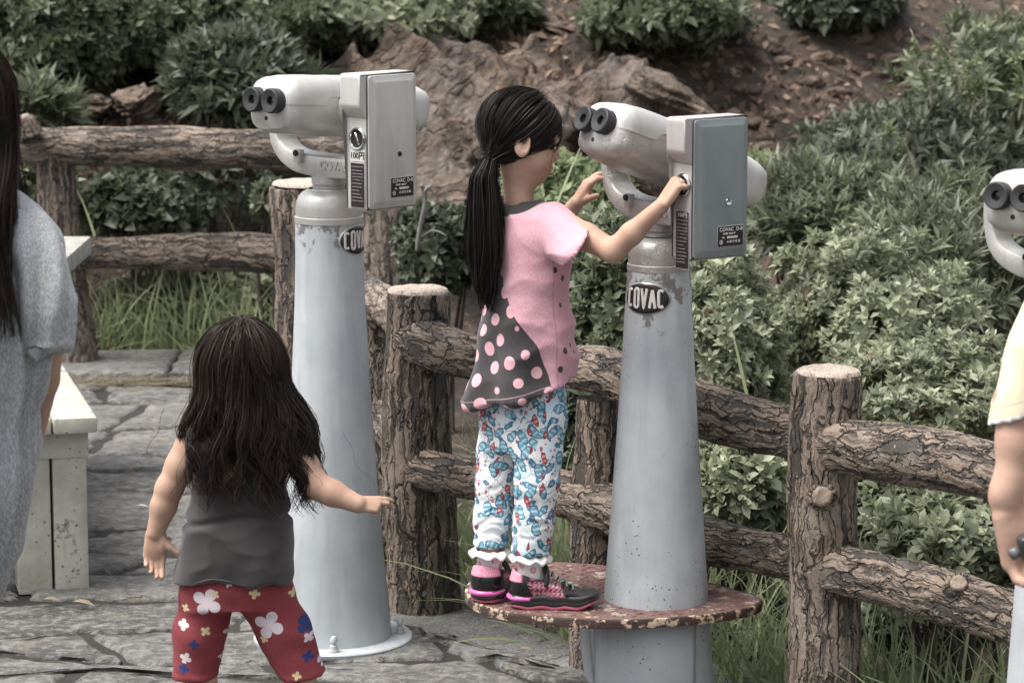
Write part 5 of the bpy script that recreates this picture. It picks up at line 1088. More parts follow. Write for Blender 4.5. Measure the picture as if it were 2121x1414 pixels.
    Fh.loft([C(0, 955)[2], C(0, 925)[2], C(0, 885)[2], C(0, 830)[2], C(0, 770)[2]], [C(516, 0)[0], C(505, 0)[0], C(500, 0)[0], C(498, 0)[0], C(500, 0)[0]], [YC - .070, YC - .070, YC - .060, YC - .045, YC - .02], [.03, .058, .068, .066, .058], [.010, .016, .020, .030, .045], 0, .04, n=2.1)
    V, Q = Fh.mesh(3); V = V + vnormals(V, Q)*(vnoise(V*np.array([60, 60, 8.]))*.005)[:, None]; hb = add('hair', V, [Q], HAIRC, root)
    rg = np.random.default_rng(8); N = 6500; M = 24; t = np.linspace(0, 1, M)[None, :]
    a = rg.uniform(-math.pi*.80, math.pi*.80, N) ; L = (.09 + .16*rg.random(N)**.8)*(1 - .10*np.abs(a)/2.5)*(1 - .2*np.clip(np.sin(a), 0, 1))
    # over the skull, then hanging with a growing wave
    L = L*np.random.default_rng(4).uniform(.7, 1.2, 200)[np.round(a*11).astype(int) + 90]; s = t*(.16 + L[:, None]); arc = np.clip(s/.135, 0, 1)*1.62; rad = np.sin(arc)*(1 + .05*rg.random((N, 1))); top = np.cos(arc)
    hang = np.clip(s - .135, 0, None); gi = np.round(a*11).astype(int); cr_ = np.random.default_rng(4); dr_ = cr_.normal(0, .07, 200)[gi + 90]; lm = cr_.uniform(.62, 1.15, 200)[gi + 90]; grp = gi/11 + dr_; at_ = a[:, None] + (grp - a)[:, None]*.8*smoothstep(.0, .14, hang); bx = -np.sin(at_); by = -np.cos(at_)
    ph = cr_.uniform(0, 6.28, 200)[gi + 90] + rg.normal(0, .35, N); am = .017*smoothstep(.0, .14, hang)
    spread = 1 + 1.0*smoothstep(0, .20, hang)
    X_ = bx*hr[0]*rad*(1 + .08*rg.random((N, 1)))*(1 + .34*smoothstep(.0, .13, hang)) + am*np.sin(hang*40 + ph[:, None]) + rg.normal(0, .006, (N, 1))*smoothstep(.05, .25, hang); Y_ = by*hr[1]*rad*(1 + .06*rg.random((N, 1))) + .6*am*np.cos(hang*30 + ph[:, None]) - .015*smoothstep(.0, .12, hang)*(by < 0)
    Z_ = hr[2]*top*1.03 - hang*(.97)
    Pw = hcen + np.stack([X_ + .12*hang, Y_, Z_], 2); jit = rg.normal(0, .003, (N, 1, 3)); Pw = Pw + jit
    # keep it outside the back of the vest
    back = YC - np.interp(Pw[..., 2], Z[::-1], [.094, .092, .086, .080, .074, .072, .066, .055, .04][::1]) - .008
    infront = (Pw[..., 1] > back) & (Pw[..., 2] < C(0, 880)[2]) & (np.abs(Pw[..., 0] - cx[3]) < .095); Pw[..., 1] = np.where(infront & (by < .25), np.minimum(Pw[..., 1], back - .012*rg.random((N, 1))), Pw[..., 1])
    strands(Pw, .0010, .0004, 'hair_strands', HAIR2, hb, 5)
    # gathered lock at the crown and stray ends
    N = 160; M = 16; t = np.linspace(0, 1, M)[None, :, None]; st = C(500, 668, -.02) + rg.normal(0, .006, (N, 1, 3)); en = C(500, 800, -.10) + rg.normal(0, .02, (N, 1, 3))*v3(1.2, .2, 1.5); md = C(500, 690, -.11) + rg.normal(0, .010, (N, 1, 3)); md[..., 2] += .016
    strands((1 - t)**2*st + 2*t*(1 - t)*md + t*t*en, .0010, .0006, 'crown_lock', HAIR2, hb, 6)
    N = 14; st = C(500, 900, -.09) + rg.normal(0, 1, (N, 1, 3))*v3(.07, .012, .03); sg = np.sign(st[..., :1] - C(500, 900)[0]); ph = rg.uniform(0, 6.28, (N, 1, 1)); Pq = st + (sg*v3(.055, 0, 0) + v3(.01, -.01, -.13))*t*rg.uniform(.5, 1.25, (N, 1, 1)) + .010*np.sin(t*9 + ph)*v3(1, .3, .2)*t; strands(Pq, .0006, .0003, 'flyaway_hairs', HAIR2, hb, 7)
    for A in (LA, RA):
        F_ = field_for([A - v3(.1, .1, .06), A + v3(.1, .2, .05)], .0, .004); F_.cap(A - zz*.036 - f*.022, A - zz*.042 + f*.092, .028, .026, .02); F_.clip(lambda x, y, z: np.maximum(.001 - z, z - .034)); V, Q = F_.mesh(1); add('sandal', V, [Q], PINKRUB, root)
    return root
girl2()
# ---------------------------------------------------------------- woman in the loose grey top (left edge)
def woman():
    YC = 4.70; C = lambda x, y_, d=0.: P(x, y_, YC + d); base = C(-150, 1400)*np.array([1, 1, 0]); root = empty('person', base, 'woman in a loose heather grey top with long dark hair at the left edge', 'person')
    f = unit(v3(-.15, 1, 0)); r = v3(f[1], -f[0], 0); hc = C(-94, 235, .03); nb = C(-95, 375); rs_ = C(55, 452, .01); ls = C(-260, 455, .02); re, rw = C(92, 700, .05), C(62, 905, .16); le, lw = C(-320, 690, .05), C(-300, 880, .16); parts = []
    Fh = field_for([hc - .16, hc + .16, nb], .03, .007); head(Fh, hc, f, zz, .215); Fh.cap(hc - zz*.05, nb - zz*.04, .045, .052, .03); parts.append(Fh.mesh(1))
    for S_, E_, W_, sg in ((rs_, re, rw, 1), (ls, le, lw, -1)):
        Fa = field_for([S_, E_, W_, W_ + unit(W_ - E_)*.2], .07, .005); Fa.chain([S_ - v3(0, 0, .02), E_], [.036, .034], .01); Fa.chain([E_, E_*.6 + W_*.4, W_], [.036, .034, .024], .01); hand(Fa, W_, unit(W_ - E_), v3(-sg, 0, 0), unit(v3(0, 1, .3)), .165, [(.3, .4, .3)]*4); parts.append(Fa.mesh(1))
    hip = C(-190, 1130); LA, RA = v3(hip[0] - .16, YC, .08), v3(hip[0] - .0, YC, .08)
    Fb = Field(v3(hip[0] - .3, YC - .2, -.01), v3(rs_[0] + .12, YC + .3, nb[2] + .02), .012); Fb.loft([hip[2] - .1, hip[2], C(0, 800)[2], C(0, 560)[2], C(0, 430)[2]], [hip[0], hip[0], C(-145, 0)[0], C(-110, 0)[0], nb[0]], YC, [.14, .155, .12, .14, .09], [.1, .105, .085, .09, .05], 0, .05)
    for A in (LA, RA): Fb.chain([v3(A[0], YC, hip[2]), v3(A[0], YC, .42), A, A - zz*.03], [.08, .055, .034, .036], .02); Fb.cap(A - zz*.045 - f*.03, A - zz*.05 + f*.15, .032, .028, .02)
    Fb.clip(lambda x, y, z: .002 - z); parts.append(Fb.mesh(1)); V, Fs, _ = merge([(v, [q]) for v, q in parts]); add('body', V, Fs, SKIN2, root)
    # top
    ys = (372, 400, 430, 480, 560, 640, 720, 790, 870, 960, 1050, 1150, 1240, 1300); edge = (-30, 25, 70, 96, 102, 104, 106, 103, 84, 87, 72, 45, 5, -40); wd_ = [.10, .14, .17, .19, .195, .20, .205, .205, .20, .205, .20, .19, .175, .16]
    Z = [C(0, y_)[2] for y_ in ys]; cx = [C(e, y_)[0] - w_ for e, y_, w_ in zip(edge, ys, wd_)]; dd = [.06, .075, .09, .105, .115, .12, .125, .13, .135, .14, .14, .135, .125, .12]
    Ft = Field(v3(min(cx) - .24, YC - .24, Z[-1] - .02), v3(C(170, 700)[0], YC + .24, nb[2] + .06), .0065); Ft.loft(Z, cx, YC, wd_, dd, 0, .01, n=2.4); Ft.chain([rs_ + v3(-.045, 0, -.008), C(62, 520, .01)], [.058, .060], .03); Ft.chain([C(62, 520, .01), C(74, 600, -.03), C(88, 700, -.05), C(90, 716, -.05)], [.058, .048, .040, .036], .004); Ft.chain([ls, le], [.05, .05], .03)
    hz = C(0, 1262)[2]; Ft.clip(lambda x, y, z: hz - .05*np.clip(-(x - C(0, 1200)[0]), 0, .4) - z); pass
    def fold(V):
        th = np.arctan2(V[:, 1] - YC, V[:, 0] - np.interp(V[:, 2], Z[::-1], cx[::-1])); low = smoothstep(C(0, 470)[2], C(0, 750)[2], V[:, 2]); q = np.c_[th*3.2, V[:, 2]*3.2, V[:, 2]*0]
        return low*(ridged(q + np.c_[V[:, 2]*2.4, V[:, 2]*0, V[:, 2]*0], 4) - .4)*.018 + low*.013*(.2 - 1.6*np.abs(np.sin(th*12 + V[:, 2]*6 + 1.8*vnoise(V*3)))) + vnoise(V*14, 3)*.005
    V, Q = cloth_mesh(Ft, fold); add('grey_top', V, [Q], m_cloth('heather_grey_jersey', (.24, .25, .262), .1, heather=.75, hcol=(.46, .47, .475)), root)
    V, F, _ = tube([C(30, 462, -.01), C(66, 520, -.04), C(86, 590, -.06), C(98, 650, -.07), C(103, 700, -.07), C(104, 714, -.07), C(102, 708, -.07)], [.040, .050, .047, .042, .034, .031, .026], 40, caps=False, sub=8); ax_ = V.reshape(-1, 40, 3).mean(1).repeat(40, 0); th_ = np.tile(np.linspace(0, 6.283, 40, endpoint=False), len(V)//40)
    V = V + unit_rows(V - ax_)*(.006*np.sin(th_*5 + V[:, 2]*30) + .006*(ridged(V*np.array([20, 20, 14.])) - .4))[:, None]; add('sleeve', V, F, bpy.data.materials['heather_grey_jersey'], root)
    tr = Field(v3(hip[0] - .25, YC - .18, .05), v3(hip[0] + .25, YC + .2, hip[2] + .06), .007); tr.loft([hip[2] - .08, hip[2] + .04], hip[0], YC, [.15, .15], [.11, .11], 0, .05)
    for A in (LA, RA): tr.chain([v3(A[0], YC, hip[2] - .02), v3(A[0], YC, .42), v3(A[0], YC, .12)], [.09, .07, .052], .02)
    V, Q = cloth_mesh(tr, lambda V: vnoise(V*16)*.006); add('trousers', V, [Q], m_cloth('dark_denim', (.03, .035, .05)), root)
    # hair
    hcen = hc + v3(0, -.008, .02); hr = np.array([.092, .108, .108]); Fh = Field(hc - v3(.2, .24, .42), hc + v3(.2, .16, .17), .006); Fh.ell(hcen, hr - .012, None, .01); Fh.loft([C(0, 600)[2], C(0, 520)[2], C(0, 420)[2], C(0, 320)[2], C(0, 240)[2]], [C(-60, 0)[0]]*5, [YC - .10, YC - .10, YC - .08, YC - .05, YC - .02], [.03, .045, .05, .06, .06], [.01, .015, .02, .03, .05], 0, .05)
    V, Q = Fh.mesh(2); hb = add('hair', V, [Q], HAIRC, root); rg = np.random.default_rng(18); N = 2600; M = 20; t = np.linspace(0, 1, M)[None]; a = rg.uniform(-2.4, 2.4, N); L = rg.uniform(.16, .36, N)
    s = t*(.18 + L[:, None]); arc = np.clip(s/.17, 0, 1)*1.62; rad = np.sin(arc); hang = np.clip(s - .17, 0, None); bx = -np.sin(a)[:, None]; by = -np.cos(a)[:, None]; ph = np.round(a*6)*7 + rg.normal(0, .5, N)
    X_ = bx*hr[0]*rad*(1.0 + .10*rg.random((N, 1))) + .007*np.sin(hang*18 + ph[:, None])*smoothstep(0, .2, hang) + .06*hang*(bx > .3)*rg.random((N, 1)); Y_ = by*hr[1]*rad*(1.02 + .08*rg.random((N, 1))) - .10*smoothstep(.03, .16, hang)*(by < .35); Z_ = hr[2]*np.cos(arc)*1.02 - hang
    Pw = hcen + np.stack([X_, Y_, Z_], 2) + rg.normal(0, .003, (N, 1, 3)); strands(Pw, .0012, .0006, 'hair_strands', HAIR3, hb, 9)
    for A in (LA, RA):
        F_ = field_for([A - v3(.1, .1, .09), A + v3(.1, .25, .05)], .0, .006); F_.cap(A - zz*.045 - f*.03, A - zz*.05 + f*.155, .038, .034, .02); F_.clip(lambda x, y, z: np.maximum(.001 - z, z - .06)); V, Q = F_.mesh(1); add('shoe', V, [Q], BLACKRUB, root)
woman()
# ---------------------------------------------------------------- man in pale yellow polo shirt (right edge)
def man():
    YC = 4.50; C = lambda x, y_, d=0.: P(x, y_, YC + d); root = empty('person', C(2380, 1400)*np.array([1, 1, 0]), 'man in a pale yellow polo shirt, his arm hanging at the right edge', 'person')
    f = unit(v3(-.05, 1, 0)); cx = C(2430, 700)[0]; sh = lambda z_: v3(cx, YC, z_); zs = 1.36; ls, rs_ = v3(C(2285, 0)[0], YC, zs - .05), v3(cx + .19, YC, zs - .03)
    le, lw = C(2112, 838, -.02), C(2086, 1042, -.05); re, rw = v3(cx + .26, YC + .02, .98), v3(cx + .25, YC + .10, .76); hc = v3(cx, YC + .03, zs + .22); nb = v3(cx, YC, zs + .05); parts = []
    Fh = field_for([hc - .16, hc + .16, nb], .03, .005); head(Fh, hc, f, zz, .22); Fh.cap(hc - zz*.05, nb - zz*.05, .055, .062, .03); parts.append(Fh.mesh(1))
    Fa = field_for([ls, le, lw, lw + v3(.08, -.05, -.19)], .08, .0035); Fa.chain([ls, le], [.05, .041], .01); Fa.chain([le, le*.62 + lw*.38 + v3(.004, 0, 0), le*.2 + lw*.8, lw], [.038, .0325, .0245, .0225], .015); Fa.ell(lw + v3(-.012, -.004, .012), (.016, .018, .02), None, .02)
    hand(Fa, lw + v3(.006, 0, -.006), unit(v3(.26, -.02, -1)), v3(.6, -.75, 0), unit(v3(.85, .5, 0)), .185, [(.7, .9, .5), (.75, .95, .5), (.65, .9, .5), (.5, .8, .5)], tout=.5, tcurl=(.2, .3)); parts.append(Fa.mesh(1))
    Fa = field_for([rs_, re, rw, rw - zz*.2], .08, .007); Fa.chain([rs_, re, rw], [.05, .041, .026], .01); hand(Fa, rw, v3(0, .1, -1), v3(-1, 0, 0), v3(0, 1, 0), .18, [(.4, .5, .4)]*4); parts.append(Fa.mesh(1))
    LA, RA = v3(cx - .105, YC, .09), v3(cx + .10, YC, .09); Fb = Field(v3(cx - .30, YC - .2, -.01), v3(cx + .28, YC + .3, nb[2]), .012); Fb.loft([.72, .88, 1.05, 1.25, zs], cx, YC, [.15, .16, .145, .17, .12], [.11, .12, .11, .12, .07], 0, .05)
    for A in (LA, RA): Fb.chain([v3(A[0], YC, .8), v3(A[0], YC, .48), A], [.085, .058, .038], .02); Fb.cap(A - zz*.05 - f*.03, A - zz*.055 + f*.17, .035, .03, .02)
    Fb.clip(lambda x, y, z: .002 - z); parts.append(Fb.mesh(1)); V, Fs, _ = merge([(v, [q]) for v, q in parts]); body = add('body', V, Fs, SKIN2, root)
    Ft = Field(v3(C(2020, 0)[0], YC - .24, .74), v3(cx + .34, YC + .24, zs + .1), .0055); Ft.loft([.76, .9, 1.05, 1.2, 1.3, zs, zs + .03], cx, YC, [.185, .185, .18, .19, .19, .15, .08], [.14, .14, .13, .14, .13, .09, .06], 0, .01)
    Fs_ = Field(Ft.lo, Ft.lo + (Ft.n - 1)*Ft.h, Ft.h); Fs_.f = np.full(Ft.n, 1., np.float32); Fs_.n = Ft.n; Fs_.ax = Ft.ax; se = C(2122, 872, -.02); dl = unit(se - ls); Fs_.chain([ls + v3(.02, 0, 0), ls*.4 + se*.6, se + dl*.06], [.062, .058, .054], .0); pc = C(2098, 868, -.02); pn = unit(v3(-.30, 0, -1)); pn = unit(v3(.36, .0, -1.)); pn = unit(np.array([.30, -.1, -1.]))
    Fs_.clip(lambda x, y, z: (x - pc[0])*pn[0] + (y - pc[1])*pn[1] + (z - pc[2])*pn[2]); Fs_.cap(se - dl*.01, se + dl*.08, .042, .043, .003, 's'); Ft.comb((slice(None),)*3, Fs_.f, .03, 'u'); Ft.cap(rs_, re + (re - rs_)*-.1, .062, .062, .03); Ft.clip(lambda x, y, z: .78 - z)
    V, Q = cloth_mesh(Ft, lambda V: (ridged(np.c_[V[:, 0]*14, V[:, 1]*10, V[:, 2]*9 + V[:, 0]*8], 2) - .4)*.006 + vnoise(V*15)*.004); hemd = -((V - pc) @ pn)
    g = G('pale_yellow_pique'); h_ = g.attr('hem', 2); o = g.obj(); n1 = g.noise(o, 8., 3.); wv = g.noise(o, 700., 2.); c = g.mix(n1, (.60, .545, .38), (.70, .645, .47)); c = g.mix(g.ss(h_, .0105, .0095), c, (.80, .79, .76)); c = g.mix(g.m('MULTIPLY', g.ss(g.m('ABSOLUTE', g.m('SUBTRACT', h_, .028)), .0016, .0006), .4), c, (.3, .26, .17)); ym = g.end(c, .85, bump=wv, bstr=.3, bdist=.001)
    add('polo_shirt', V, [Q], ym, root, attrs={'hem': np.where(V[:, 0] < C(2200, 0)[0], np.abs(hemd), 1.)})
    tr = Field(v3(cx - .30, YC - .2, .05), v3(cx + .26, YC + .2, .86), .011); tr.loft([.70, .84], cx, YC, [.16, .165], [.125, .125], 0, .05)
    for A, sg in ((LA, -1), (RA, 1)): tr.chain([v3(A[0], YC, .74), v3(A[0] + sg*.005, YC, .45), v3(A[0] + sg*.0, YC, .12)], [.098, .080, .066], .02)
    V, Q = cloth_mesh(tr, lambda V: (ridged(V*np.array([14, 14, 8.])) - .4)*.006); add('trousers', V, [Q], m_cloth('off_white_twill', (.62, .61, .58)), root)
    Fh = field_for([hc - .15, hc + .15], .02, .006); Fh.ell(hc + v3(0, -.012, .03), (.088, .105, .098), None); Fh.clip(lambda x, y, z: (y - hc[1])*.8 - (z - hc[2])*.6 - .03); V, Q = Fh.mesh(2); add('hair', V, [Q], HAIRC, root)
    for A in (LA, RA):
        F_ = field_for([A - v3(.1, .1, .1), A + v3(.1, .28, .05)], .0, .006); F_.cap(A - zz*.05 - f*.03, A - zz*.055 + f*.175, .044, .038, .02); F_.clip(lambda x, y, z: np.maximum(.001 - z, z - .075)); V, Q = F_.mesh(1); add('shoe', V, [Q], BLACKRUB, root)
    # small dark case held in the hand
    cpos = lw + v3(.034, -.052, -.052); cs = empty('camera_case', cpos, 'small dark grey case held in the hand of the man at right', 'case')
    add_bm('case_body', bm_box(.07, .03, .045, .008, 3), m_plain('dark_grey_case', (.035, .037, .04), .45), cs, M=frame_mat(cpos + v3(.012, 0, 0), unit(v3(.9, .2, .3)), unit(v3(-.2, .95, 0)), unit(np.cross(unit(v3(.9, .2, .3)), unit(v3(-.2, .95, 0))))))
    V, F, _ = tube([cpos + v3(-.026, -.006, -.012), cpos + v3(-.036, -.010, -.016)], [.009, .009], 16); add('case_ring', V, F, m_plain('grey_plastic', (.13, .13, .13), .4), cs)
man()
# ---------------------------------------------------------------- rocks of the bank
def ico(sub):
    bm = bmesh.new(); bmesh.ops.create_icosphere(bm, subdivisions=sub, radius=1); V = np.array([v.co[:] for v in bm.verts]); F = np.array([[v.index for v in f.verts] for f in bm.faces]); bm.free(); return V, F
_IV, _IF = ico(5); _IV4, _IF4 = ico(3)
def gz(x, y): return float(ground_z(np.array([float(x)]), np.array([float(y)]))[0])
def px_m(Y): return Y/FPX*1.01
def rock(px, py, Y, wpx, hpx, dep, rotd, seed, label, fine=True):
    V, F = (_IV, _IF) if fine else (_IV4, _IF4); V = V.copy(); rg = np.random.default_rng(seed)
    for _ in range(16):
        n = unit(rg.normal(size=3)); d = rg.uniform(.55, .92); q = V @ n; V = V - n*np.clip(q - d, 0, None)[:, None]*.92
    st = np.c_[V[:, 0]*.8 + V[:, 2]*.3, V[:, 1]*.9, V[:, 2]*2.6 - V[:, 0]*.5]
    V = V*(1 + .22*fbm(V*1.3, 4, seed)[:, None] + .16*(ridged(st*1.7, seed) - .5)[:, None] + .06*(ridged(st*5, seed + 3) - .5)[:, None] + .03*fbm(V*14, 2, seed)[:, None])
    V = V*np.array([wpx/2*px_m(Y), dep/2, hpx/2*px_m(Y)]); a = R(rotd); ca, sa = math.cos(a), math.sin(a); V = np.c_[V[:, 0]*ca + V[:, 2]*sa, V[:, 1], -V[:, 0]*sa + V[:, 2]*ca]
    c = P(px, py, Y); return tag(add('rock', V + c, [F], ROCK, None, loc=c), label, 'rock', 'rocks of the bank')
def ground_hit(px, py):
    r = ray(px, py); Ys = np.linspace(10.6, 18, 400); p = v3(0, 0, CAMH) + r*(Ys/r[1])[:, None]; k = np.argmax(p[:, 2] < ground_z(p[:, 0], p[:, 1])); return p[k]
def outcrop():
    """one rock face lying in the bank: strata dipping to the right"""
    poly = np.array([ground_hit(*q)[:2] for q in ((640, 150), (760, 118), (900, 108), (1060, 118), (1180, 150), (1320, 150), (1440, 215), (1560, 300), (1640, 390), (1560, 440), (1400, 430), (1260, 470), (1100, 520), (900, 520), (780, 440), (660, 330))])
    x = np.linspace(poly[:, 0].min() - .1, poly[:, 0].max() + .1, 230); y = np.linspace(poly[:, 1].min() - .1, poly[:, 1].max() + .1, 230); X, Y = np.meshgrid(x, y); q = np.stack([X.ravel(), Y.ravel()], 1)
    ins = np.zeros(len(q), bool); dist = np.full(len(q), 9.)
    for a, b in zip(poly, np.roll(poly, -1, 0)):
        c = ((a[1] > q[:, 1]) != (b[1] > q[:, 1])) & (q[:, 0] < (b[0] - a[0])*(q[:, 1] - a[1])/(b[1] - a[1] + 1e-12) + a[0]); ins ^= c; t = np.clip(((q - a) @ (b - a))/((b - a) @ (b - a)), 0, 1); dist = np.minimum(dist, np.linalg.norm(q - a - t[:, None]*(b - a), axis=1))
    sd = np.where(ins, dist, -dist) + .22*fbm(np.c_[q*2.2, q[:, :1]*0], 3, 6); g = ground_z(q[:, 0], q[:, 1]); w = np.c_[q, g]
    w = w + .18*np.stack([fbm(w*2.5, 3, 1), fbm(w*2.5, 3, 2), fbm(w*2.5, 3, 3)], 1); st = np.c_[w[:, 0]*1.1 + w[:, 2]*.8, w[:, 1]*1.4, w[:, 2]*4.2 + w[:, 0]*2.4]
    lay = st[:, 2]*1.1; tr = lay - np.floor(lay); ledge = np.where(tr < .8, tr/.8, (1 - tr)/.2)
    blk = np.floor(st*np.array([1.3, 1.3, 1.1])); hsh = np.modf(np.abs(np.sin(blk @ np.array([12.98, 78.23, 37.7]))*43758.5))[0]
    h = .05 + .09*fbm(w*1.6, 4, 9) + .09*(ridged(st*.8, 5) - .4) + .07*ledge + .06*hsh + .05*(ridged(st*2.4, 8) - .4) + .025*fbm(w*16, 3, 4) + .012*fbm(w*45, 2, 4)
    k = smoothstep(-.06, .16, sd); z = g + h*k - .10*(1 - k); n = X.shape; ii = np.arange(len(q)).reshape(n); F = np.stack([ii[:-1, :-1].ravel(), ii[:-1, 1:].ravel(), ii[1:, 1:].ravel(), ii[1:, :-1].ravel()], 1); F = F[(sd[F] > -.16).any(1)]
    yy = q[:, 1] - .5*h*k                                                  # faces lean out of the bank
    u, inv = np.unique(F, return_inverse=True); V = np.c_[q[:, 0], yy, z][u]; c = V.mean(0)
    tag(add('rock_outcrop', V, [inv.reshape(F.shape)], ROCK, None, loc=c), 'broad rough brown rock face across the bank behind the girl and both near binoculars', 'rock')
outcrop()
for a in ((1085, 300, 12.0, 200, 260, .6, 35, 2, 'tall brown rock directly behind the standing girl'), (1225, 262, 12.4, 330, 105, .6, 33, 4, 'pale grey slab of rock sloping down to the right behind the girl'), (1385, 215, 12.9, 280, 100, .6, 28, 5, 'long brown rock slab above the worn binoculars'),
          (940, 420, 11.7, 180, 170, .5, 20, 7, 'dark broken rock low behind the ponytail'), (1160, 60, 14.0, 240, 80, .7, 20, 8, 'small rock high at the top of the bank'), (285, 222, 12.0, 110, 90, .5, -10, 9, 'small grey rock above the far fence rail'), (190, 225, 12.1, 90, 60, .4, 10, 10, 'flat grey stone at the left above the far rail'), (375, 160, 12.4, 40, 130, .4, 15, 11, 'upright grey stone left of the dark leafy shrub'), (700, 330, 11.9, 160, 110, .5, 10, 12, 'brown stone behind the yoke of the pale binoculars'),
          (1600, 420, 11.8, 90, 60, .4, 30, 14, 'small pale stone right of the teal box'), (1470, 75, 13.9, 150, 45, .4, 25, 15, 'thin dark stone near the top right of the bank')): rock(*a)
rgk = np.random.default_rng(77); _st = []
for k in range(90):
    px_, py_ = rgk.uniform(600, 1850), rgk.uniform(70, 460); c = ground_hit(px_, py_); s_ = rgk.uniform(.02, .055); V = _IV4[:, :]*s_*np.array([1.4, 1, .7])*(1 + .4*fbm(_IV4*1.5, 3, k)[:, None]); _st.append((V + c, [_IF4]))
V, F, _ = merge(_st); tag(add('rubble', V, [np.concatenate(F)], ROCK), 'loose rubble scattered down the bank', kind='stuff')

# ---------------------------------------------------------------- leaves
def leaf_mesh(p, d, n, L, w, droop, rnd, rx, cup=.18, segs=2):
    """many leaves: p base, d axis, n upper normal; 4 or 8 triangles each"""
    N = len(p); d = unit_rows(d); n = unit_rows(n - d*np.sum(n*d, 1)[:, None]); s = np.cross(d, n); L = L[:, None]; W = L*w/2; dr = (droop[:, None] if np.ndim(droop) else droop)
    if segs == 2: rows = [(0, .0), (.32, .78), (.68, .92), (1., 0)]
    else: rows = [(0, .0), (.5, 1.), (1., 0)]
    vs = [p]; al = [np.zeros(N)]
    for t, wf in rows[1:-1]:
        c = p + d*L*t - n*L*dr*t*t; vs += [c - s*W*wf + n*L*cup*w*wf, c, c + s*W*wf + n*L*cup*w*wf]; al += [np.full(N, t)]*3
    vs.append(p + d*L - n*L*dr); al.append(np.ones(N)); k = len(vs); V = np.stack(vs, 1).reshape(-1, 3); A = np.stack(al, 1).ravel()
    if k == 8: f = [[0, 2, 1], [0, 3, 2], [1, 2, 5], [1, 5, 4], [2, 3, 6], [2, 6, 5], [4, 5, 7], [5, 6, 7]]
    else: f = [[0, 2, 1], [0, 3, 2], [1, 2, 4], [2, 3, 4]]
    F = (np.arange(N)[:, None, None]*k + np.array(f)[None]).reshape(-1, 3)
    return V, F, np.repeat(rnd, k), np.c_[np.repeat(rx, k), A, np.zeros(len(A))]
def rosettes(c, n, kleaf, L, w, tilt, rg, droop=.18, segs=2, spread=.0):
    N = len(c); n = unit_rows(n); ref = rg.normal(size=(N, 3)); u = unit_rows(np.cross(n, ref)); v = np.cross(n, u); cl = np.clip(rg.normal(.45, .28, N), 0, 1); rs_ = rg.uniform(.62, 1.25, N)
    P_ = []; D_ = []; N_ = []; L_ = []; R_ = []; X_ = []
    for k in range(kleaf):
        a = k*2.399 + rg.uniform(-.35, .35, N); tl = tilt[0] + (tilt[1] - tilt[0])*(k/max(1, kleaf - 1)) + rg.normal(0, .15, N); rad = np.cos(a)[:, None]*u + np.sin(a)[:, None]*v; ct, st = np.cos(tl)[:, None], np.sin(tl)[:, None]
        d = n*ct + rad*st; P_.append(c - n*L*(.25*k/kleaf) + rg.normal(0, 1, (N, 3))*spread); D_.append(d); N_.append(n*st - rad*ct + rg.normal(0, .15, (N, 3))); sz = L*rs_*rg.uniform(.7, 1.15, N)*(.72 + .4*k/max(1, kleaf - 1)); L_.append(sz); R_.append(np.clip(cl + .22*(1 - k/kleaf) + rg.normal(0, .12, N), 0, 1)); X_.append(rg.random(N))
    return leaf_mesh(np.concatenate(P_), np.concatenate(D_), np.concatenate(N_), np.concatenate(L_), w, droop, np.concatenate(R_), np.concatenate(X_), segs=segs)
LF_A = m_leaf('pale_rosette_leaf', (.055, .068, .041), (.40, .43, .285), red=.008); LF_B = m_leaf('mid_green_leaf', (.034, .047, .027), (.205, .232, .14)); LF_C = m_leaf('dark_leaf', (.02, .028, .017), (.11, .132, .085)); LF_D = m_leaf('narrow_grey_green_leaf', (.035, .05, .03), (.20, .222, .14)); LF_E = m_leaf('yellow_green_leaf', (.10, .14, .055), (.27, .31, .17))
GRASSM = m_leaf('grass_blade', (.14, .185, .085), (.42, .49, .28), tip=(.36, .36, .22), rough=.6); DRYM = m_leaf('dry_grass', (.17, .135, .08), (.36, .30, .20), rough=.8); LITTER = m_leaf('dead_leaf', (.06, .038, .028), (.42, .30, .23), rough=.8); TWIG = m_plain('twig_bark', (.055, .042, .034), .9, var=.5); DEAD = m_plain('bleached_wood', (.20, .19, .175), .85, var=.35)
_bn = 0
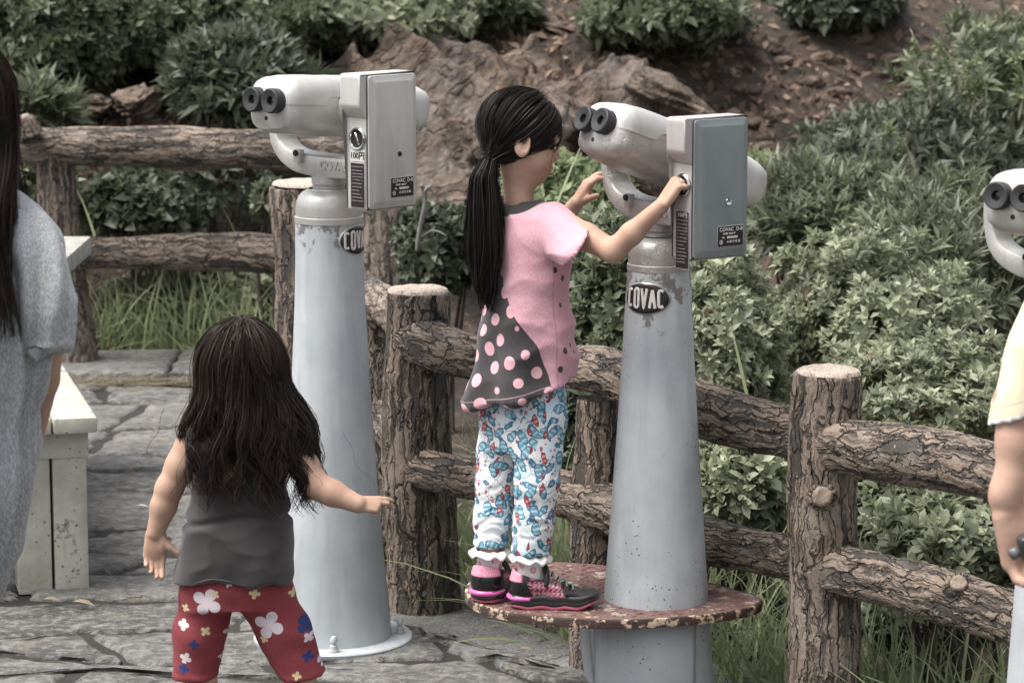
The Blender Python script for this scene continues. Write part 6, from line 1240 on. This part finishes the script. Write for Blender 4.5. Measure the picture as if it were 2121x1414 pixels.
def bush(px, py, Y, wpx, hpx, dep, mat, label, L=.034, w=.42, n=700, k=7, tilt=(.35, 1.2), droop=.2, lump=.28, name='shrub', group='shrubs beyond the fence', upf=.35, seed=None, layers=(1., .86, .7), segs=2, stems=5, cat='shrub', grav=0., cut=-.75):
    global _bn; _bn += 1; seed = seed or _bn*13; rg = np.random.default_rng(seed); c = P(px, py, Y); rad = np.array([wpx/2*px_m(Y), dep/2, hpx/2*px_m(Y)]); gzb = gz(c[0], c[1]); base = v3(c[0], c[1], min(gzb, c[2] - rad[2]*.6))
    root = empty(name, base, label, cat, group); Vs = []
    if Y > 7: segs = 1
    for li, lf in enumerate(layers):
        m = int(n*(1, .45, .22)[li]); d = unit_rows(rg.normal(size=(m*2, 3))); d = d[d[:, 2] > cut][:m]; q = d*(1 + lump*(fbm(d*1.9, 3, seed) + .5*vnoise(d*4.5, seed + 2)))[:, None]*lf*rg.uniform(.9, 1.05, (len(d), 1)); p = c + q*rad; nn = unit_rows(d/rad*rad.mean() + v3(0, 0, upf) + rg.normal(0, .28, d.shape) - v3(0, 0, grav)); Vs.append(rosettes(p, nn, k, L, w, tilt, rg, droop, segs, L*.1))
    V = np.concatenate([v[0] for v in Vs]); o = np.cumsum([0] + [len(v[0]) for v in Vs[:-1]]); F = np.concatenate([v[1] + o_ for v, o_ in zip(Vs, o)])
    add('crown', V, [F], mat, root, smooth=True, attrs={'rnd': np.concatenate([v[2] for v in Vs]), 'lv': np.concatenate([v[3] for v in Vs])})
    for s in range(stems):
        a = rg.uniform(0, 6.28); e = c + v3(math.cos(a)*rad[0]*.75, math.sin(a)*rad[1]*.6, rg.uniform(-.1, .7)*rad[2]); b = base + v3(rg.normal(0, .03), rg.normal(0, .03), -.03); md = (b + e)/2 + rg.normal(0, .04, 3); Vt, Ft_, _ = tube([b, md, e], [.012, .008, .003], 6, sub=4); add('stem', Vt, Ft_, TWIG, root)
    return root
S1 = dict(mat=LF_A, L=.037, w=.46, lump=.72, stems=9); S2 = dict(mat=LF_B, L=.042, w=.5); S3 = dict(mat=LF_D, L=.105, w=.17, k=8, tilt=(.25, 1.0), droop=.25, upf=.7, lump=.5)
# near rosette shrubs just behind the fence
bush(1528, 1000, 6.75, 210, 215, .42, label='round pale-leaved shrub between the rails right of the worn pole', n=560, **dict(S1, L=.040, lump=.2))
bush(1985, 1150, 5.95, 330, 190, .40, label='leafy shrub with reddish young leaves below the man\'s hand', n=720, **dict(S1, L=.041))
bush(1905, 1050, 6.6, 300, 130, .4, label='blurred green shrub under the right-hand top rail', n=420, **S2)
bush(1590, 1310, 6.6, 160, 90, .3, mat=LF_B, label='low weedy plant at the foot of the sawn post', n=120, L=.04, w=.5, stems=3)
bush(1900, 1290, 6.3, 300, 90, .3, mat=LF_C, label='dark low plant below the right-hand lower rail', n=120, L=.045, w=.5, stems=3)
# the big shrubs to the right
bush(1478, 760, 7.5, 270, 430, .6, label='tall pale-leaved shrub right of the worn pole', n=1350, **dict(S1, lump=.35))
bush(1800, 690, 8.4, 440, 380, .8, label='broad pale-leaved shrub filling the right middle', n=2200, **S1)
bush(1930, 860, 7.4, 420, 260, .8, label='dense rosette-leaved shrub left of the man\'s sleeve', n=1500, **S1)
bush(1450, 570, 8.8, 220, 190, .5, label='mound of rosette leaves below the teal box', n=1350, **dict(S1, lump=.35))
bush(1255, 660, 7.9, 250, 420, .7, mat=LF_B, label='mid green shrub between the girl and the worn pole', n=1100, L=.046, w=.45)
bush(1215, 905, 7.3, 160, 240, .4, mat=LF_C, label='dark leafy shrub behind the prop of the near fence', n=420, L=.05, w=.5)
bush(1165, 430, 10.2, 260, 190, .6, mat=LF_E, label='yellow-green bush in front of the girl\'s chin', n=480, L=.055, w=.45)
# narrow-leaved shrubs behind
bush(1720, 445, 10.0, 340, 160, .6, label='narrow-leaved willowy shrub behind the teal box', n=430, **S3)
bush(1960, 560, 9.2, 380, 330, .9, label='dense narrow-leaved shrub behind the right-hand binoculars', n=520, **dict(S3, L=.09))
bush(1560, 395, 10.4, 230, 130, .6, mat=LF_E, label='small pale bush beside the objective of the worn binoculars', n=280, L=.07, w=.25, tilt=(.3, 1.1))
bush(1890, 350, 11.0, 460, 260, 1.1, mat=LF_C, label='dark green shrub above the right-hand binoculars', n=520, L=.085, w=.26, lump=.5, upf=.6, stems=9)
bush(2060, 220, 11.6, 330, 360, 1., mat=LF_B, label='tall mid-green shrub in the upper right corner', n=520, L=.085, w=.3, lump=.5, upf=.6, stems=9)
# top edge
bush(1370, 30, 13.6, 330, 130, .9, mat=LF_B, label='leafy green bush at the top edge above the worn binoculars', n=650, L=.075, w=.5)
bush(1730, 10, 14.2, 260, 110, .8, mat=LF_C, label='dark bush at the top edge right of centre', n=380, L=.07, w=.5)
bush(1010, 15, 13.8, 200, 80, .6, mat=LF_B, label='small leafy bush at the top edge above the girl', n=220, L=.07, w=.5)
bush(790, 30, 13.4, 360, 130, .9, mat=LF_A, label='pale leafy bush at the top edge above the pale binoculars', n=700, L=.075, w=.5, upf=.1)
bush(560, 30, 13.2, 330, 190, .9, mat=LF_B, label='leafy bush at the top edge left of the pale binoculars', n=1100, L=.058, w=.5, upf=.1)
bush(330, 45, 12.9, 330, 220, .9, mat=LF_B, label='broad-leaved bush hanging over the bank at upper left', n=1400, L=.058, w=.5, upf=.1)
bush(90, 85, 12.6, 340, 280, .9, mat=LF_B, label='large broad-leaved bush in the upper left corner', n=1700, L=.058, w=.5, upf=.1)
bush(500, 170, 12.0, 280, 190, .7, mat=LF_C, label='dark lance-leaved shrub left of the pale binoculars', n=420, L=.10, w=.24, tilt=(.2, 1.2), upf=.6)
bush(85, 225, 11.8, 130, 90, .3, mat=LF_D, label='small ferny plant above the left end of the far rail', n=60, L=.14, w=.2, tilt=(.2, 1.2), upf=.8, stems=3)
# behind the far fence
bush(300, 440, 11.2, 220, 160, .5, mat=LF_C, label='crinkled dark plant between the two far rails', n=420, L=.06, w=.7, stems=4)
bush(420, 640, 11.4, 380, 190, .5, mat=LF_A, label='pale green shrub under the lower far rail', n=620, L=.055, w=.5)
bush(450, 370, 11.6, 220, 180, .5, mat=LF_C, label='dark twiggy shrub behind the far rails', n=160, L=.06, w=.4, stems=14, layers=(1., .8))
bush(910, 520, 9.6, 170, 170, .4, mat=LF_C, label='dark ground-cover plant left of the ponytail', n=330, L=.045, w=.6)
bush(60, 380, 11.2, 180, 160, .4, mat=LF_B, label='green plant behind the woman\'s shoulder', n=200, L=.08, w=.4)
bush(560, 410, 10.9, 60, 60, .2, mat=LF_B, label='tiny rosette plant beside the corner post', n=40, L=.05, w=.5, stems=2)
# ---------------------------------------------------------------- grass, litter, sticks
def grass(name, spots, mat, Lr, wd, seed, label=None, lean=.5):
    rg = np.random.default_rng(seed); N = len(spots); a = rg.uniform(0, 6.28, N); tl = np.abs(rg.normal(0, lean, N)); d = np.c_[np.cos(a)*np.sin(tl), np.sin(a)*np.sin(tl), np.cos(tl)]; L = rg.uniform(*Lr, N)*rg.uniform(.6, 1, N); bend = rg.uniform(.1, .9, N); h = unit_rows(np.c_[d[:, :2] + rg.normal(0, .2, (N, 2)), np.zeros(N)]); s = np.cross(unit_rows(h), v3(0, 0, 1)); s = unit_rows(s + rg.normal(0, .5, (N, 3))); M = 6; t = np.linspace(0, 1, M); Vs = []
    for k in range(M):
        c = spots + d*(L*t[k])[:, None] + h*(L*bend*.45*t[k]**2)[:, None] - v3(0, 0, 1)*(L*bend*.28*t[k]**3)[:, None]; w_ = (wd*rg.uniform(.8, 1.2, N)*(1 - t[k]**2.2) + .0004)[:, None]; Vs += [c - s*w_, c + s*w_]
    V = np.stack(Vs, 1).reshape(-1, 3); f = np.array([[2*k, 2*k + 1, 2*k + 3, 2*k + 2] for k in range(M - 1)]); F = (np.arange(N)[:, None, None]*2*M + f[None]).reshape(-1, 4)
    o = add(name, V, [F], mat, None, attrs={'rnd': np.repeat(rg.random(N), 2*M), 'lv': np.c_[np.repeat(rg.random(N), 2*M), np.tile(np.repeat(t, 2), N), np.zeros(N*2*M)]}); o['kind'] = 'stuff'
    if label: o['label'] = label
    return o
def spots(n, seed, fn):
    rg = np.random.default_rng(seed); p = np.array([fn(rg) for _ in range(n)]); z = ground_z(p[:, 0], p[:, 1]); return np.c_[p, z - .01]
def along(a, b, off): 
    d = unit(b - a); nn = v3(-d[1], d[0], 0)
    return lambda rg: (lambda t, o: (a + (b - a)*t + nn*o)[:2])(rg.random(), rg.uniform(*off))
FDv = F3 + FD*1.
grass('grass', spots(2400, 1, along(F1, FDv, (.10, .38))), GRASSM, (.22, .50), .0038, 1); grass('grass', spots(900, 2, along(FB*.4 + F1*.6, F1*.6 + F2*.4, (.10, .8))), GRASSM, (.25, .62), .0042, 2)
grass('grass', spots(950, 3, along(v3(-2.2, 10.95, 0), v3(-.5, 10.9, 0), (-.02, .22))), GRASSM, (.2, .55), .0042, 3, lean=.45); grass('dry_grass', spots(1100, 4, along(FB*.3 + F1*.7, FDv, (.08, .5))), DRYM, (.06, .18), .0016, 4, lean=1.0); grass('dry_grass', spots(500, 5, along(v3(-2.2, 10.9, 0), v3(-.5, 10.85, 0), (.0, .35))), DRYM, (.08, .24), .0025, 5, lean=1.0)
# tall single blades
tb_ = np.array([P(*q) for q in ((1430, 860, 7.0), (1640, 800, 7.4), (1568, 830, 7.1), (1780, 1130, 6.2), (1840, 1150, 6.1), (1800, 1160, 6.15), (500, 470, 10.8), (205, 470, 10.8), (270, 420, 11.), (1130, 420, 9.), (1805, 1120, 6.2), (1950, 1080, 6.2))]); tb_[:, 2] -= .1; grass('grass', tb_, GRASSM, (.30, .40), .006, 6, lean=.35)
# fallen leaves and twigs on the bank
def litter(n, seed, xr, yr, L, mat, name, zoff=.004, flat=.35, dens=None):
    rg = np.random.default_rng(seed); p = np.c_[rg.uniform(*xr, n), rg.uniform(*yr, n)]
    if dens: k = rg.random(n) < dens(p[:, 0], p[:, 1]); p = p[k]
    m = len(p); z = ground_z(p[:, 0], p[:, 1]) + zoff; e = .02; gx_ = (ground_z(p[:, 0] + e, p[:, 1]) - z + zoff)/e; gy_ = (ground_z(p[:, 0], p[:, 1] + e) - z + zoff)/e; nn = unit_rows(np.c_[-gx_, -gy_, np.ones(m)]) + rg.normal(0, flat, (m, 3)); d = rg.normal(size=(m, 3)); V, F, r_, lv = leaf_mesh(np.c_[p, z], d, nn, rg.uniform(L*.6, L*1.3, m), .5, rg.uniform(-.3, .5, m), rg.random(m)**1.6, rg.random(m), segs=1); o = add(name, V, [F], mat, None, attrs={'rnd': r_, 'lv': lv}); o['kind'] = 'stuff'
litter(30000, 11, (-3.2, 4.2), (10.9, 15.5), .062, LITTER, 'leaf_litter', dens=lambda x, y: .25 + .75*(vnoise(np.c_[x*1.2, y*1.2, x*0]) > -.1)); litter(2500, 12, (-.4, 1.6), (5.4, 8.6), .045, LITTER, 'leaf_litter', dens=lambda x, y: (edge_s(x, y) > .05)*1.); litter(500, 14, (-2.6, -.4), (10.82, 11.4), .04, LITTER, 'leaf_litter')
# pine needles and a few leaves on the paving
rgn = np.random.default_rng(31); N = 420; p = np.c_[rgn.uniform(-2., -.5, N), np.clip(rgn.normal(10.16, .06, N), 9.9, 10.24), np.full(N, .012)]; a = rgn.uniform(-.6, .6, N) + (rgn.random(N) < .2)*1.2; L_ = rgn.uniform(.08, .20, N); w_ = np.c_[-np.sin(a), np.cos(a), np.zeros(N)]*.0022; d = np.c_[np.cos(a), np.sin(a)*.5, rgn.uniform(-.02, .12, N)]*L_[:, None]; V = np.stack([p - w_, p + w_, p + d + w_*.4, p + d - w_*.4], 1).reshape(-1, 3); o = add('pine_needles', V, [np.arange(4*N).reshape(-1, 4)], DRYM, None, attrs={'rnd': np.repeat(rgn.random(N), 4), 'lv': np.c_[np.repeat(rgn.random(N), 4), np.full(4*N, .3), np.zeros(4*N)]}); o['kind'] = 'stuff'
for (x_, y_, s_, a_, lb) in ((1075, 1342, .035, .2, 'curled pale fallen leaf on the concrete strip'), (1045, 1385, .03, .5, 'pale fallen leaf near the joint of the strip'), (90, 1240, .045, .3, 'dry brown leaf lying at the foot of the bench leg'), (150, 1245, .055, 0., 'long dry leaf lying beside the bench leg'), (285, 1046, .03, .2, 'white scrap lying on the paving left of the small girl')):
    c = Gd(x_, y_, .022); V, F, r_, lv = leaf_mesh(c[None], v3(math.cos(a_), math.sin(a_), .1)[None], v3(.1, -.2, 1)[None], np.array([s_]), .4, .35, np.array([.9]), np.array([.1])); tag(add('fallen_leaf', V, [F], DRYM if x_ != 285 else PALEWHITE, None, attrs={'rnd': r_, 'lv': lv}, loc=c), lb, 'leaf', 'fallen leaves on the paving')
# bleached branch behind the coin box, and pale flower stalks upper right
br_ = empty('dead_branch', P(865, 510, 9.4), 'bleached dead branch standing right of the pale coin box', 'branch')
for pts, rr in (((865, 520), (870, 470), (880, 430), (882, 395), (893, 385)), [.010, .007, .009, .006, .004]), (((880, 415), (876, 392), (872, 384)), [.008, .007, .004]), (((864, 500), (895, 478), (925, 488)), [.006, .004, .002]):
    V, F, _ = tube([P(x_, y_, 9.4 - .02*i) for i, (x_, y_) in enumerate(pts)], rr, 10, sub=5); V = V + (fbm(V*60, 2)*.004)[:, None]; add('limb', V, F, DEAD, br_)
for k, (x0, y0, x1, y1, Y) in enumerate(((1930, 165, 1885, 60, 10.5), (1990, 140, 1940, 85, 10.4), (2010, 190, 2005, 130, 10.4), (2040, 190, 2020, 125, 10.4), (1900, 310, 1830, 250, 10.2), (2110, 190, 2108, 110, 10.4))):
    rg = np.random.default_rng(80 + k); A, B = P(x0, y0 + 60, Y), P(x1, y1, Y); root = empty('flower_stalk', A, 'pale seeding flower stalk ' + ('leaning left from the dark bank at upper right', 'second from the left among the upper right stalks', 'short upright in the middle of the upper right shrubs', 'short, right of the middle upper right stalk', 'lying low and leaning left above the dark shrub', 'close to the right edge near the top')[k], 'plant', 'pale flower stalks in the upper right shrubs')
    V, F, _ = tube([A, (A + B)/2 + v3(.02, 0, .01), B], [.005, .004, .002], 6, sub=4); add('stem', V, F, m_plain('pale_stem', (.27, .25, .17), .8) if k == 0 else bpy.data.materials['pale_stem'], root)
    t = rg.uniform(.25, 1, 26); c = A + (B - A)*t[:, None]; Vl = rosettes(c, unit_rows((B - A)[None] + rg.normal(0, .25, (26, 3))*np.linalg.norm(B - A)*2), 4, .034, .35, (.5, 1.3), rg, segs=1); add('leaf_tufts', Vl[0], [Vl[1]], LF_E, root, attrs={'rnd': Vl[2], 'lv': Vl[3]})
